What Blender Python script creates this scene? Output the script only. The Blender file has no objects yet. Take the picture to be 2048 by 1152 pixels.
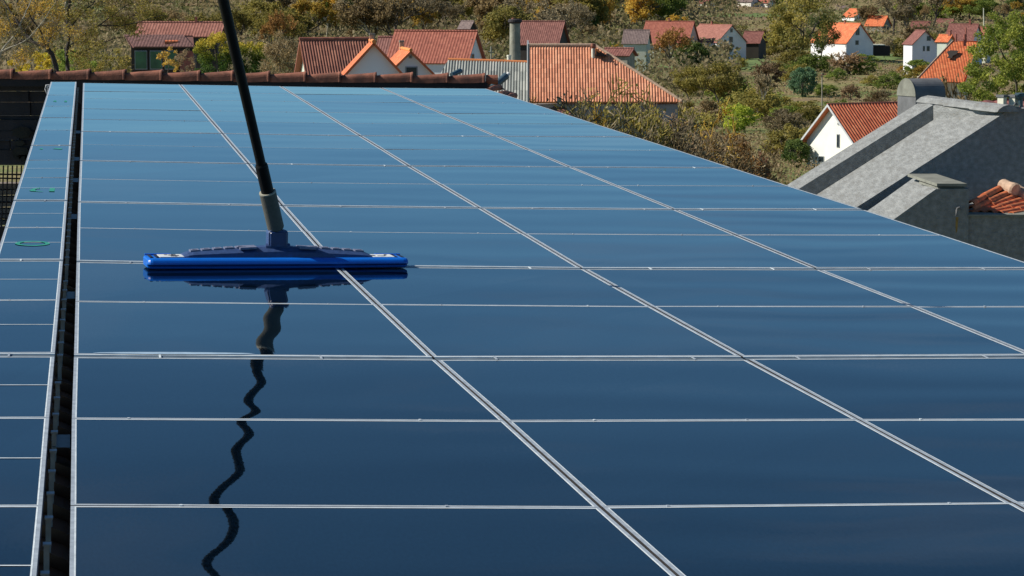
import bpy, bmesh, math, random
import numpy as np
from mathutils import Vector as V, Matrix
C = bpy.context.scene
COL = C.collection
R = math.radians
# ------------------------------------------------------------------ camera, sky, sun, exposure
F = 6000.0                       # focal length in pixels of a 2048 px wide picture
CZ = 20.0                        # camera height
PITCH = math.atan(636 / F)
cd = bpy.data.cameras.new('camera')
cam = bpy.data.objects.new('camera', cd); COL.objects.link(cam)
cam.location = (0, 0, CZ); cam.rotation_euler = (math.pi / 2 - PITCH, 0, 0)
cd.sensor_width = 36; cd.lens = 36 * F / 2048; cd.clip_start = 0.1; cd.clip_end = 9000
C.camera = cam
SUN_DIR = V((-0.79, 0.03, 0.60)).normalized()
w = bpy.data.worlds.new('World'); C.world = w; w.use_nodes = True
nt = w.node_tree
sky = nt.nodes.new('ShaderNodeTexSky'); sky.sky_type = 'NISHITA'; sky.sun_disc = False
sky.sun_elevation = math.asin(SUN_DIR.z); sky.sun_rotation = math.atan2(SUN_DIR.x, SUN_DIR.y)
sky.air_density = 0.75; sky.dust_density = 0.0; sky.ozone_density = 3.5; sky.altitude = 3000
bg = nt.nodes['Background']; bg.inputs[1].default_value = 0.081
tint = nt.nodes.new('ShaderNodeMix'); tint.data_type = 'RGBA'; tint.blend_type = 'MULTIPLY'; tint.inputs[0].default_value = 1
tint.inputs[7].default_value = (.69, 1.0, 1.03, 1); nt.links.new(sky.outputs[0], tint.inputs[6])   # camera white balance
wtc = nt.nodes.new('ShaderNodeTexCoord'); wmp = nt.nodes.new('ShaderNodeVectorMath'); wmp.operation = 'MULTIPLY'; wmp.inputs[1].default_value = (9, 9, 42)
nt.links.new(wtc.outputs['Generated'], wmp.inputs[0])
wn_ = nt.nodes.new('ShaderNodeTexNoise'); wn_.inputs['Scale'].default_value = 1; wn_.inputs['Detail'].default_value = 4; nt.links.new(wmp.outputs[0], wn_.inputs['Vector'])
wr = nt.nodes.new('ShaderNodeMapRange'); wr.inputs[1].default_value = .52; wr.inputs[2].default_value = .78; wr.inputs[3].default_value = 0; wr.inputs[4].default_value = .085; nt.links.new(wn_.outputs[0], wr.inputs[0])
cl = nt.nodes.new('ShaderNodeMix'); cl.data_type = 'RGBA'; cl.inputs[7].default_value = (7.5, 7.6, 8.0, 1)
nt.links.new(wr.outputs[0], cl.inputs[0]); nt.links.new(tint.outputs[2], cl.inputs[6])
nt.links.new(cl.outputs[2], bg.inputs[0])
sd = bpy.data.lights.new('sun', 'SUN'); sd.energy = 5.0; sd.angle = R(0.53); sd.color = (1, .93, .83)
sun = bpy.data.objects.new('sun', sd); COL.objects.link(sun)
sun.rotation_euler = (-SUN_DIR).to_track_quat('-Z', 'Y').to_euler()
C.view_settings.view_transform = 'Standard'; C.view_settings.look = 'None'
C.view_settings.exposure = 0.28; C.view_settings.gamma = 1.0
C.cycles.max_bounces = 6; C.cycles.transparent_max_bounces = 6
C.cycles.diffuse_bounces = 3; C.cycles.glossy_bounces = 3
rng = random.Random(7); NR = np.random.default_rng(7)

# ------------------------------------------------------------------ pixel <-> world helpers
_fw = V((0, math.cos(PITCH), -math.sin(PITCH))); _up = V((0, math.sin(PITCH), math.cos(PITCH)))
CAM = V((0, 0, CZ))
def ray(px, py): return V((1, 0, 0)) * ((px - 1024) / F) + _up * (-(py - 576) / F) + _fw
def P(px, py, Y):
    d = ray(px, py); return CAM + d * (Y / d.y)
def proj(p):
    d = V(p) - CAM; z = d.dot(_fw)
    return 1024 + F * d.x / z, 576 - F * d.dot(_up) / z
_TY = [-200, 0, 60, 110, 150, 200, 270, 420, 550, 700, 850, 1000, 1200, 1500, 2500, 6000]
_TZ = [-9, -9, -10, -12.5, -14.5, -17, -19, -19.6, -19.8, -18.6, -14, -7, 5, 14, 18, -10]
def terr(x, y):
    z = CZ + float(np.interp(y, _TY, _TZ))
    a = min(1, max(0, (y - 60) / 200))
    z += a * (0.5 * math.sin(x * .045 + y * .021) + 0.35 * math.sin(x * .11 - y * .05 + 1.3))
    if y > 800: z += 2.5 * math.sin(x * .012 + 1) * min(1, (y - 800) / 400)
    return z
def G(px, py, y0=60):
    d = ray(px, py); y = y0
    while y < 2600:
        p = CAM + d * (y / d.y)
        if p.z <= terr(p.x, p.y): return p
        y += 2 + y * .004
    return CAM + d * (2600 / d.y)
# roof plane of the array
PH = 1.2
_d1 = ray(169, -100).normalized()
_hz = (ray(6169, 20) - ray(169, -100))
PN = _d1.cross(_hz).normalized()
if PN.z < 0: PN = -PN
PV = _d1; PU = PV.cross(PN).normalized()
PO = CAM - PN * PH
def S(px, py):
    d = ray(px, py); t = (PO - CAM).dot(PN) / d.dot(PN)
    q = CAM + d * t - PO
    return q.dot(PU), q.dot(PV)
def W(u, v, wv=0.0): return PO + PU * u + PV * v + PN * wv

# ------------------------------------------------------------------ materials
def _mat(name):
    m = bpy.data.materials.new(name); m.use_nodes = True
    n = m.node_tree.nodes; l = m.node_tree.links
    return m, n, l, n['Principled BSDF']
def N_(n, t, **k):
    x = n.new(t)
    for a, b in k.items(): setattr(x, a, b)
    return x
def ramp(n, stops):
    r = n.new('ShaderNodeValToRGB'); e = r.color_ramp.elements
    e[0].position = stops[0][0]; e[0].color = (*stops[0][1], 1)
    e[1].position = stops[-1][0]; e[1].color = (*stops[-1][1], 1)
    for p, c in stops[1:-1]:
        q = e.new(p); q.color = (*c, 1)
    return r
def plain(name, col, rough=.6, metal=0, var=.15, scale=8, bump=0.0, bscale=40, dirt=None, spec=.5, coords='Object', sy=1.0):
    m, n, l, b = _mat(name)
    tc0 = n.new('ShaderNodeTexCoord'); nz = n.new('ShaderNodeTexNoise')
    class TC: outputs = {}
    tc = TC()
    if sy != 1.0:
        mp = n.new('ShaderNodeVectorMath'); mp.operation = 'MULTIPLY'; mp.inputs[1].default_value = (1, sy, 1); l.new(tc0.outputs[coords], mp.inputs[0]); tc.outputs = {coords: mp.outputs[0]}
    else: tc.outputs = {coords: tc0.outputs[coords]}
    nz.inputs['Scale'].default_value = scale; nz.inputs['Detail'].default_value = 6
    l.new(tc.outputs[coords], nz.inputs['Vector'])
    lo = tuple(c * (1 - var) for c in col); hi = tuple(min(1, c * (1 + var)) for c in col)
    st = [(.3, lo), (.7, hi)]
    if dirt: st = [(.28, dirt), (.42, lo), (.7, hi)]
    r = ramp(n, st); l.new(nz.outputs[0], r.inputs[0]); l.new(r.outputs[0], b.inputs['Base Color'])
    b.inputs['Roughness'].default_value = rough; b.inputs['Metallic'].default_value = metal
    b.inputs['Specular IOR Level'].default_value = spec
    if bump:
        n2 = n.new('ShaderNodeTexNoise'); n2.inputs['Scale'].default_value = bscale; n2.inputs['Detail'].default_value = 5
        l.new(tc.outputs[coords], n2.inputs['Vector'])
        bp = n.new('ShaderNodeBump'); bp.inputs['Strength'].default_value = .6; bp.inputs['Distance'].default_value = bump
        l.new(n2.outputs[0], bp.inputs['Height']); l.new(bp.outputs[0], b.inputs['Normal'])
    return m
def tile_mat(name, c1, c2, pu=.25, pv=.34, rolls=True, dist=.03, moss=None, rough=.75):
    """clay tiles laid out in metres on the UV map"""
    m, n, l, b = _mat(name)
    uv = n.new('ShaderNodeUVMap'); sep = n.new('ShaderNodeSeparateXYZ'); l.new(uv.outputs[0], sep.inputs[0])
    def math_(op, a, bb=None):
        q = n.new('ShaderNodeMath'); q.operation = op
        for i, x in enumerate((a, bb)):
            if x is None: continue
            if isinstance(x, (int, float)): q.inputs[i].default_value = x
            else: l.new(x, q.inputs[i])
        return q.outputs[0]
    fu = math_('DIVIDE', sep.outputs[0], pu); fv = math_('DIVIDE', sep.outputs[1], pv)
    iu = math_('FLOOR', fu); iv = math_('FLOOR', fv)
    cb = n.new('ShaderNodeCombineXYZ'); l.new(iu, cb.inputs[0]); l.new(iv, cb.inputs[1])
    wn = n.new('ShaderNodeTexWhiteNoise'); wn.noise_dimensions = '3D'; l.new(cb.outputs[0], wn.inputs['Vector'])
    nz = n.new('ShaderNodeTexNoise'); nz.inputs['Scale'].default_value = .8; nz.inputs['Detail'].default_value = 5
    l.new(uv.outputs[0], nz.inputs['Vector'])
    mx = math_('ADD', math_('MULTIPLY', wn.outputs[0], .55), math_('MULTIPLY', nz.outputs[0], .6))
    st = [(.15, tuple(c * .75 for c in c1)), (.5, c1), (.95, c2)]
    if moss: st = [(.12, moss)] + [(.3, tuple(c * .75 for c in c1)), (.55, c1), (.95, c2)]
    r = ramp(n, st); l.new(mx, r.inputs[0]); l.new(r.outputs[0], b.inputs['Base Color'])
    b.inputs['Roughness'].default_value = rough
    fr = math_('FRACT', fv)
    h = math_('MULTIPLY', math_('SUBTRACT', 1.0, fr), .5)
    if rolls:
        s = math_('ABSOLUTE', math_('SINE', math_('MULTIPLY', fu, math.pi)))
        h = math_('ADD', h, s)
    bp = n.new('ShaderNodeBump'); bp.inputs['Strength'].default_value = 1; bp.inputs['Distance'].default_value = dist
    l.new(h, bp.inputs['Height']); l.new(bp.outputs[0], b.inputs['Normal'])
    return m
def foliage_mat(name, c1, c2, c3=None, trans=.42):
    m, n, l, b = _mat(name)
    uv = n.new('ShaderNodeUVMap'); sep = n.new('ShaderNodeSeparateXYZ'); l.new(uv.outputs[0], sep.inputs[0])
    st = [(.0, c1), (1., c2)] if c3 is None else [(.0, c1), (.55, c2), (1., c3)]
    oi = n.new('ShaderNodeObjectInfo')
    r = ramp(n, st); l.new(sep.outputs[0], r.inputs[0])
    hs = n.new('ShaderNodeHueSaturation'); l.new(r.outputs[0], hs.inputs['Color'])
    mr = n.new('ShaderNodeMapRange'); l.new(oi.outputs['Random'], mr.inputs[0])
    mr.inputs[3].default_value = .7; mr.inputs[4].default_value = 1.25; l.new(mr.outputs[0], hs.inputs['Value'])
    l.new(hs.outputs[0], b.inputs['Base Color']); b.inputs['Roughness'].default_value = .7
    b.inputs['Specular IOR Level'].default_value = .25
    tr = n.new('ShaderNodeBsdfTranslucent'); l.new(hs.outputs[0], tr.inputs[0])
    ms = n.new('ShaderNodeMixShader'); ms.inputs[0].default_value = trans
    out = n['Material Output']; l.new(b.outputs[0], ms.inputs[1]); l.new(tr.outputs[0], ms.inputs[2]); l.new(ms.outputs[0], out.inputs[0])
    return m
def glass_mat(name, base=(.0010, .0042, .0095), lat=.020, pit=.006, ru=.02):
    m, n, l, b = _mat(name)
    uv = n.new('ShaderNodeUVMap'); oi = n.new('ShaderNodeObjectInfo')
    geo = n.new('ShaderNodeNewGeometry')
    off = n.new('ShaderNodeCombineXYZ'); mm = n.new('ShaderNodeMath'); mm.operation = 'MULTIPLY'; mm.inputs[1].default_value = 77
    l.new(oi.outputs['Random'], mm.inputs[0]); l.new(mm.outputs[0], off.inputs[2])
    add = n.new('ShaderNodeVectorMath'); add.operation = 'ADD'; l.new(uv.outputs[0], add.inputs[0]); l.new(off.outputs[0], add.inputs[1])
    def tilt(sx, sy, det, amp, axis, prev):
        mp = n.new('ShaderNodeVectorMath'); mp.operation = 'MULTIPLY'; mp.inputs[1].default_value = (sx, sy, 1)
        l.new(add.outputs[0], mp.inputs[0])
        nz = n.new('ShaderNodeTexNoise'); nz.inputs['Scale'].default_value = 1; nz.inputs['Detail'].default_value = det
        l.new(mp.outputs[0], nz.inputs['Vector'])
        s = n.new('ShaderNodeMath'); s.operation = 'SUBTRACT'; s.inputs[1].default_value = .5; l.new(nz.outputs[0], s.inputs[0])
        sc = n.new('ShaderNodeVectorMath'); sc.operation = 'SCALE'; sc.inputs[0].default_value = tuple(axis * amp * 2)
        l.new(s.outputs[0], sc.inputs['Scale'])
        ad = n.new('ShaderNodeVectorMath'); ad.operation = 'ADD'; l.new(prev, ad.inputs[0]); l.new(sc.outputs[0], ad.inputs[1])
        return ad.outputs[0]
    v = tilt(.35, 2.2, 0, lat, PU, geo.outputs['Normal'])
    # lateral ripples of the glass: a wandering sine along the slope
    sp = n.new('ShaderNodeSeparateXYZ'); l.new(uv.outputs[0], sp.inputs[0])
    def mth(op, a, bb=None):
        q = n.new('ShaderNodeMath'); q.operation = op
        for i, x in enumerate((a, bb)):
            if x is None: continue
            if isinstance(x, (int, float)): q.inputs[i].default_value = x
            else: l.new(x, q.inputs[i])
        return q.outputs[0]
    pz = n.new('ShaderNodeTexNoise'); pz.inputs['Scale'].default_value = 1.1; pz.inputs['Detail'].default_value = 1; l.new(add.outputs[0], pz.inputs['Vector'])
    ph = mth('ADD', mth('MULTIPLY', sp.outputs[1], 11.0), mth('MULTIPLY', pz.outputs[0], 9.0))
    ph = mth('ADD', ph, mth('MULTIPLY', sp.outputs[0], .8))
    sn = mth('MULTIPLY', mth('SINE', ph), mth('ADD', .005, mth('MULTIPLY', pz.outputs[0], .021)))
    vs_ = n.new('ShaderNodeVectorMath'); vs_.operation = 'SCALE'; vs_.inputs[0].default_value = tuple(PU); l.new(sn, vs_.inputs['Scale'])
    va = n.new('ShaderNodeVectorMath'); va.operation = 'ADD'; l.new(v, va.inputs[0]); l.new(vs_.outputs[0], va.inputs[1]); v = va.outputs[0]
    # each pane lies a hair differently
    pr = mth('MULTIPLY', mth('SUBTRACT', oi.outputs['Random'], .5), .009)
    vp = n.new('ShaderNodeVectorMath'); vp.operation = 'SCALE'; vp.inputs[0].default_value = tuple(PV); l.new(pr, vp.inputs['Scale'])
    vb = n.new('ShaderNodeVectorMath'); vb.operation = 'ADD'; l.new(v, vb.inputs[0]); l.new(vp.outputs[0], vb.inputs[1]); v = vb.outputs[0]
    v = tilt(.25, 1.6, 2, pit, PV, v)
    v = tilt(150, 38, 3, .003, PV, v)
    nm = n.new('ShaderNodeVectorMath'); nm.operation = 'NORMALIZE'; l.new(v, nm.inputs[0])
    l.new(nm.outputs[0], b.inputs['Normal'])
    nz = n.new('ShaderNodeTexNoise'); nz.inputs['Scale'].default_value = 1.7; nz.inputs['Detail'].default_value = 6; l.new(uv.outputs[0], nz.inputs['Vector'])
    r = ramp(n, [(.3, tuple(c * .8 for c in base)), (.75, tuple(c * 1.3 for c in base))]); l.new(nz.outputs[0], r.inputs[0])
    g1 = n.new('ShaderNodeTexNoise'); g1.inputs['Scale'].default_value = 1; g1.inputs['Detail'].default_value = 4
    gm = n.new('ShaderNodeVectorMath'); gm.operation = 'MULTIPLY'; gm.inputs[1].default_value = (130, 45, 1); l.new(uv.outputs[0], gm.inputs[0]); l.new(gm.outputs[0], g1.inputs['Vector'])
    gr = n.new('ShaderNodeMapRange'); gr.inputs[1].default_value = .3; gr.inputs[2].default_value = .7; gr.inputs[3].default_value = .5; gr.inputs[4].default_value = 1.6; l.new(g1.outputs[0], gr.inputs[0])
    gh = n.new('ShaderNodeHueSaturation'); l.new(r.outputs[0], gh.inputs['Color']); l.new(gr.outputs[0], gh.inputs['Value'])
    l.new(gh.outputs[0], b.inputs['Base Color'])
    mr = n.new('ShaderNodeMapRange'); mr.inputs[3].default_value = ru * .6; mr.inputs[4].default_value = ru * 1.6; l.new(nz.outputs[0], mr.inputs[0]); l.new(mr.outputs[0], b.inputs['Roughness'])
    b.inputs['IOR'].default_value = 1.145
    return m
M = {}
M['glass'] = glass_mat('panel_glass')
M['alu'] = plain('anodised_aluminium', (.40, .45, .49), .45, .2, .2, 30)
M['bead'] = plain('pale_sealing_bead', (.64, .71, .73), .5, 0, .15, 25)
M['strip'] = plain('dull_joint_strip', (.13, .17, .20), .55, .2, .3, 12)
M['mark'] = plain('green_paint', (.03, .30, .20), .5, 0, .25, 40)
M['roofdark'] = tile_mat('old_brown_tiles', (.22, .11, .06), (.36, .19, .10), .25, .3, False, .02)
M['ridge'] = plain('ridge_clay', (.26, .095, .055), .8, 0, .35, 9, .004, 60, dirt=(.12, .055, .04))
M['board'] = plain('black_board', (.012, .011, .012), .8, 0, .4, 5, .004)
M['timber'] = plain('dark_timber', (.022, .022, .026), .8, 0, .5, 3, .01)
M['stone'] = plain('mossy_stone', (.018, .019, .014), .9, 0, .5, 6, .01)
M['plank'] = plain('weathered_plank', (.20, .165, .13), .85, 0, .35, 6, .005)
M['tarp'] = plain('slate_blue_metal', (.06, .11, .14), .45, .2, .25, 20)
M['strap'] = plain('black_strap', (.01, .01, .012), .6)
M['bluebody'] = plain('bright_blue_plastic', (.004, .14, .62), .32, 0, .06, 20, spec=.5)
M['navy'] = plain('navy_plastic', (.008, .03, .12), .3, 0, .15, 30)
M['padgrey'] = plain('pale_grey_blue_rubber', (.15, .17, .25), .55, 0, .2, 60)
M['greyblue'] = plain('grey_blue_plastic', (.030, .065, .17), .5, 0, .18, 60, .0006, 300)
M['polegrey'] = plain('grey_foam_sleeve', (.10, .098, .078), .75, 0, .12, 80, .0006, 500)
M['poleblack'] = plain('black_pole', (.003, .003, .003), .6, 0, .2, 30, spec=.25)
M['sticker'] = plain('white_sticker', (.7, .72, .70), .5, 0, .05)
M['ink'] = plain('black_ink', (.01, .01, .015), .5)
M['concrete'] = plain('rough_concrete', (.235, .245, .238), .9, 0, .18, 11, .05, 36, dirt=(.18, .18, .165), sy=.2)
M['lead'] = plain('grey_zinc', (.13, .135, .14), .8, 0, .2, 5, .004, 14)
M['copingstone'] = plain('grey_coping', (.20, .205, .17), .9, 0, .25, 5, .01, 20)
M['rust'] = plain('rust_streak', (.30, .19, .05), .9, 0, .3, 10)
M['terracotta'] = plain('terracotta_tube', (.62, .17, .06), .8, 0, .3, 8, .006, 25, dirt=(.25, .08, .04))
M['palecl'] = plain('lichen_ridge_clay', (.46, .32, .22), .9, 0, .3, 10, .01, 25)
M['cream'] = plain('cream_paint', (.68, .68, .55), .7, 0, .12, 6)
M['white'] = plain('white_render', (.78, .79, .80), .85, 0, .06, .6)
M['whitewarm'] = plain('warm_white_render', (.80, .80, .72), .85, 0, .06, .6)
M['palegreen'] = plain('pale_green_render', (.55, .60, .50), .85, 0, .1, .6)
M['greywall'] = plain('grey_render', (.30, .29, .28), .85, 0, .25, .5)
M['darkwall'] = plain('dark_brown_boards', (.035, .028, .022), .8, 0, .3, .5)
M['brick'] = plain('red_brick', (.30, .10, .07), .85, 0, .25, 3)
M['verge'] = plain('painted_verge', (.50, .52, .53), .7, 0, .1, 3)
M['soffit'] = plain('brown_soffit', (.16, .08, .05), .8, 0, .2, 3)
M['pane'] = plain('window_pane', (.02, .03, .035), .12, 0, .2, 1)
M['greenpane'] = plain('painted_green_reflection', (.04, .12, .05), .25, 0, .5, .8)  # green reflection is painted into the pane's base colour
M['frame'] = plain('grey_window_frame', (.25, .27, .28), .6)
M['mortar'] = plain('orange_mortar_ridge', (.70, .25, .07), .85, 0, .15, 2)
M['stack'] = plain('lichen_stack_render', (.26, .26, .21), .9, 0, .3, 2, .02, 8)
M['stackcap'] = plain('dark_stack_cap', (.03, .025, .03), .8)
M['tileorange'] = tile_mat('bright_orange_tiles', (.60, .14, .045), (.74, .24, .09), .3, .36)
M['tilered'] = tile_mat('red_tiles', (.31, .085, .052), (.40, .13, .08), .3, .36)
M['tilebrown'] = tile_mat('brown_red_tiles', (.19, .065, .05), (.28, .11, .085), .3, .36)
M['tilegrey'] = tile_mat('grey_brown_tiles', (.17, .12, .11), (.25, .18, .16), .3, .36)
M['tiledull'] = tile_mat('dull_red_tiles', (.27, .10, .07), (.36, .15, .11), .3, .36)
M['tilewing'] = tile_mat('dark_brown_tiles', (.14, .065, .052), (.20, .10, .085), .3, .36)
M['tilebig'] = tile_mat('weathered_orange_pantiles', (.64, .25, .13), (.76, .36, .20), .155, .36, False, .02, moss=(.45, .18, .09))
M['tilegable'] = tile_mat('orange_pantiles', (.55, .13, .055), (.68, .22, .10), .3, .4, False, .05)
M['tilestripe'] = tile_mat('dull_red_pantiles', (.27, .09, .055), (.42, .17, .10), .3, .4, False, .05, moss=(.13, .06, .05))
M['corrug'] = tile_mat('grey_corrugated_sheet', (.24, .26, .24), (.40, .40, .36), .11, 1.2, False, .01, moss=(.14, .15, .14))
M['orangemetal'] = plain('orange_ridge_tile', (.66, .22, .07), .8, 0, .15, 3)
M['bark'] = plain('bark', (.10, .085, .065), .9, 0, .35, 12)
M['palebark'] = plain('pale_bark', (.30, .28, .22), .9, 0, .3, 12)
M['darkbark'] = plain('dark_bark', (.035, .03, .026), .9, 0, .35, 12)
FM = {
 'olive': foliage_mat('olive_leaves', (0.176, 0.173, 0.050), (0.314, 0.271, 0.066), (0.531, 0.412, 0.094)),
 'green': foliage_mat('green_leaves', (0.095, 0.144, 0.035), (0.193, 0.260, 0.047), (0.386, 0.412, 0.075)),
 'darkgreen': foliage_mat('dark_green_leaves', (0.051, 0.094, 0.031), (0.109, 0.163, 0.041), (0.283, 0.325, 0.067)),
 'yellow': foliage_mat('yellow_leaves', (0.384, 0.317, 0.050), (0.723, 0.542, 0.056), (0.780, 0.780, 0.094)),
 'yellowgreen': foliage_mat('yellow_green_leaves', (0.161, 0.259, 0.045), (0.363, 0.412, 0.056), (0.780, 0.780, 0.094)),
 'gold': foliage_mat('golden_leaves', (0.352, 0.259, 0.063), (0.579, 0.368, 0.066), (0.780, 0.585, 0.094)),
 'rust': foliage_mat('rust_leaves', (0.244, 0.142, 0.045), (0.390, 0.215, 0.068), (0.596, 0.334, 0.101)),
 'brown': foliage_mat('brown_twigs', (0.176, 0.128, 0.066), (0.289, 0.209, 0.099), (0.483, 0.361, 0.164)),
 'grey': foliage_mat('grey_twigs', (0.202, 0.164, 0.099), (0.330, 0.273, 0.160), (0.584, 0.485, 0.292)),
 'pinkbrown': foliage_mat('pinkish_twigs', (0.249, 0.175, 0.107), (0.387, 0.262, 0.144), (0.585, 0.430, 0.241)),
 'bluegreen': foliage_mat('blue_green_leaves', (0.098, 0.194, 0.109), (0.162, 0.293, 0.152), (0.327, 0.468, 0.232)),
 'willowmix': foliage_mat('willow_leaves', (0.203, 0.304, 0.061), (0.351, 0.412, 0.069), (0.800, 0.794, 0.138)),
 'bushmix': foliage_mat('green_to_yellow_leaves', (0.060, 0.135, 0.027), (0.226, 0.271, 0.034), (0.780, 0.610, 0.079)),
 'maroon': foliage_mat('maroon_leaves', (0.169, 0.061, 0.045), (0.330, 0.124, 0.078), (0.507, 0.224, 0.131)),
}

# ------------------------------------------------------------------ mesh builder
class MB:
    def __init__(s): s.v = []; s.f = []; s.uv = []
    def poly(s, pts, uvs=None):
        i = len(s.v); s.v += [tuple(p) for p in pts]; s.f.append(list(range(i, i + len(pts))))
        s.uv.append(uvs if uvs else [(p[0], p[1] + p[2]) for p in pts])
    def box(s, o, a, b, c):
        """box with corner o and edge vectors a, b, c"""
        o, a, b, c = map(V, (o, a, b, c))
        if a.cross(b).dot(c) < 0: a, b = b, a
        p = [o, o + a, o + a + b, o + b, o + c, o + a + c, o + a + b + c, o + b + c]
        for q in ((0, 3, 2, 1), (4, 5, 6, 7), (0, 1, 5, 4), (1, 2, 6, 5), (2, 3, 7, 6), (3, 0, 4, 7)):
            s.poly([p[k] for k in q])
    def cbox(s, c, a, b, d):
        """box centred on c with full edge vectors"""
        a, b, d = map(V, (a, b, d)); s.box(V(c) - (a + b + d) / 2, a, b, d)
    def prism(s, poly, ext):
        """closed prism: planar polygon extruded by vector ext"""
        poly = [V(p) for p in poly]; ext = V(ext)
        nrm = V((0, 0, 0))
        for i in range(1, len(poly) - 1): nrm += (poly[i] - poly[0]).cross(poly[i + 1] - poly[0])
        if nrm.dot(ext) > 0: poly = poly[::-1]
        q = [p + ext for p in poly]
        s.poly(poly); s.poly(q[::-1])
        for i in range(len(poly)):
            j = (i + 1) % len(poly); s.poly([poly[j], poly[i], q[i], q[j]])
    def loft(s, rings, cap=True, closed=True):
        """rings: lists of the same number of points"""
        m = len(rings[0])
        for a, b in zip(rings[:-1], rings[1:]):
            for i in range(m if closed else m - 1):
                j = (i + 1) % m; s.poly([a[i], a[j], b[j], b[i]])
        if cap: s.poly(rings[0][::-1]); s.poly(rings[-1])
    def tube(s, pts, rad, k=12, cap=True):
        pts = [V(p) for p in pts]
        if isinstance(rad, (int, float)): rad = [rad] * len(pts)
        rings = []
        for i, p in enumerate(pts):
            d = (pts[min(i + 1, len(pts) - 1)] - pts[max(i - 1, 0)]).normalized()
            a = d.cross(V((0, 0, 1)))
            if a.length < .05: a = d.cross(V((0, 1, 0)))
            a.normalize(); b = d.cross(a)
            rings.append([p + (a * math.cos(t) + b * math.sin(t)) * rad[i] for t in [2 * math.pi * j / k for j in range(k)]])
        s.loft(rings, cap)
    def build(s, name, mat, root=None, smooth=False, weld=False):
        loc = V(root['_loc']) if root is not None and '_loc' in root else V((0, 0, 0))
        me = bpy.data.meshes.new(name)
        me.from_pydata([(x - loc.x, y - loc.y, z - loc.z) for x, y, z in s.v], [], s.f)
        ul = me.uv_layers.new(name='UVMap'); flat = [c for f in s.uv for p in f for c in p]
        ul.data.foreach_set('uv', flat)
        if weld:
            bm = bmesh.new(); bm.from_mesh(me); bmesh.ops.remove_doubles(bm, verts=bm.verts, dist=1e-4)
            bmesh.ops.recalc_face_normals(bm, faces=bm.faces)
            bm.to_mesh(me); bm.free()
        me.materials.append(mat)
        if smooth:
            me.polygons.foreach_set('use_smooth', [True] * len(me.polygons))
            me.set_sharp_from_angle(angle=R(smooth if smooth > 1 else 35))
        o = bpy.data.objects.new(name, me); COL.objects.link(o)
        if root is not None:
            o.parent = root
            if '_loc' in root: pass
        return o
def thing(name, label, cat, loc, group=None):
    o = bpy.data.objects.new(name, None); COL.objects.link(o)
    o.location = loc; o['_loc'] = tuple(loc); o['label'] = label; o['category'] = cat
    o.empty_display_size = .2
    if group: o['group'] = group
    return o
class Sub:
    """parent wrapper for a sub-part: a mesh parent standing at its thing's origin"""
def sub(mb, name, mat, part, root, **k):
    o = mb.build(name, mat, root, **k); o.parent = part
    return o
def tag(o, label=None, cat=None, group=None, kind=None):
    for k, v in (('label', label), ('category', cat), ('group', group), ('kind', kind)):
        if v: o[k] = v
    return o

# ------------------------------------------------------------------ ground
def build_ground():
    ys = [-150, 0, 30, 60] + list(np.arange(75, 800, 12)) + list(np.arange(800, 1600, 30)) + [1800, 2200, 2600, 3200, 4500, 6500]
    n = 90; vs = []; fs = []
    for y in ys:
        hw = 60 + abs(y) * .55 if y < 3000 else 60 + y * .8
        for i in range(n + 1):
            t = (i / n - .5) * 2; x = hw * (abs(t) ** 1.3) * (1 if t > 0 else -1)
            vs.append((x, y, terr(x, y)))
    for j in range(len(ys) - 1):
        for i in range(n):
            a = j * (n + 1) + i; fs.append((a, a + 1, a + n + 2, a + n + 1))
    me = bpy.data.meshes.new('ground'); me.from_pydata(vs, [], fs)
    me.polygons.foreach_set('use_smooth', [True] * len(me.polygons))
    m, nn, l, b = _mat('meadow_and_scrub')
    tc = nn.new('ShaderNodeTexCoord')
    a = nn.new('ShaderNodeTexNoise'); a.inputs['Scale'].default_value = .045; a.inputs['Detail'].default_value = 7; l.new(tc.outputs['Object'], a.inputs['Vector'])
    r = ramp(nn, [(.30, (.085, .15, .03)), (.42, (.16, .18, .045)), (.52, (.25, .20, .08)), (.64, (.22, .145, .08)), (.8, (.14, .16, .04))])
    l.new(a.outputs[0], r.inputs[0])
    c = nn.new('ShaderNodeTexNoise'); c.inputs['Scale'].default_value = 1.3; c.inputs['Detail'].default_value = 6; l.new(tc.outputs['Object'], c.inputs['Vector'])
    mr = nn.new('ShaderNodeMapRange'); mr.inputs[1].default_value = .3; mr.inputs[2].default_value = .7; mr.inputs[3].default_value = .55; mr.inputs[4].default_value = 1.35; l.new(c.outputs[0], mr.inputs[0])
    hs = nn.new('ShaderNodeHueSaturation'); l.new(r.outputs[0], hs.inputs['Color']); l.new(mr.outputs[0], hs.inputs['Value'])
    l.new(hs.outputs[0], b.inputs['Base Color']); b.inputs['Roughness'].default_value = .95
    bp = nn.new('ShaderNodeBump'); bp.inputs['Distance'].default_value = .4; l.new(c.outputs[0], bp.inputs['Height']); l.new(bp.outputs[0], b.inputs['Normal'])
    me.materials.append(m)
    o = bpy.data.objects.new('ground', me); COL.objects.link(o); o['kind'] = 'structure'
build_ground()

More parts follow.
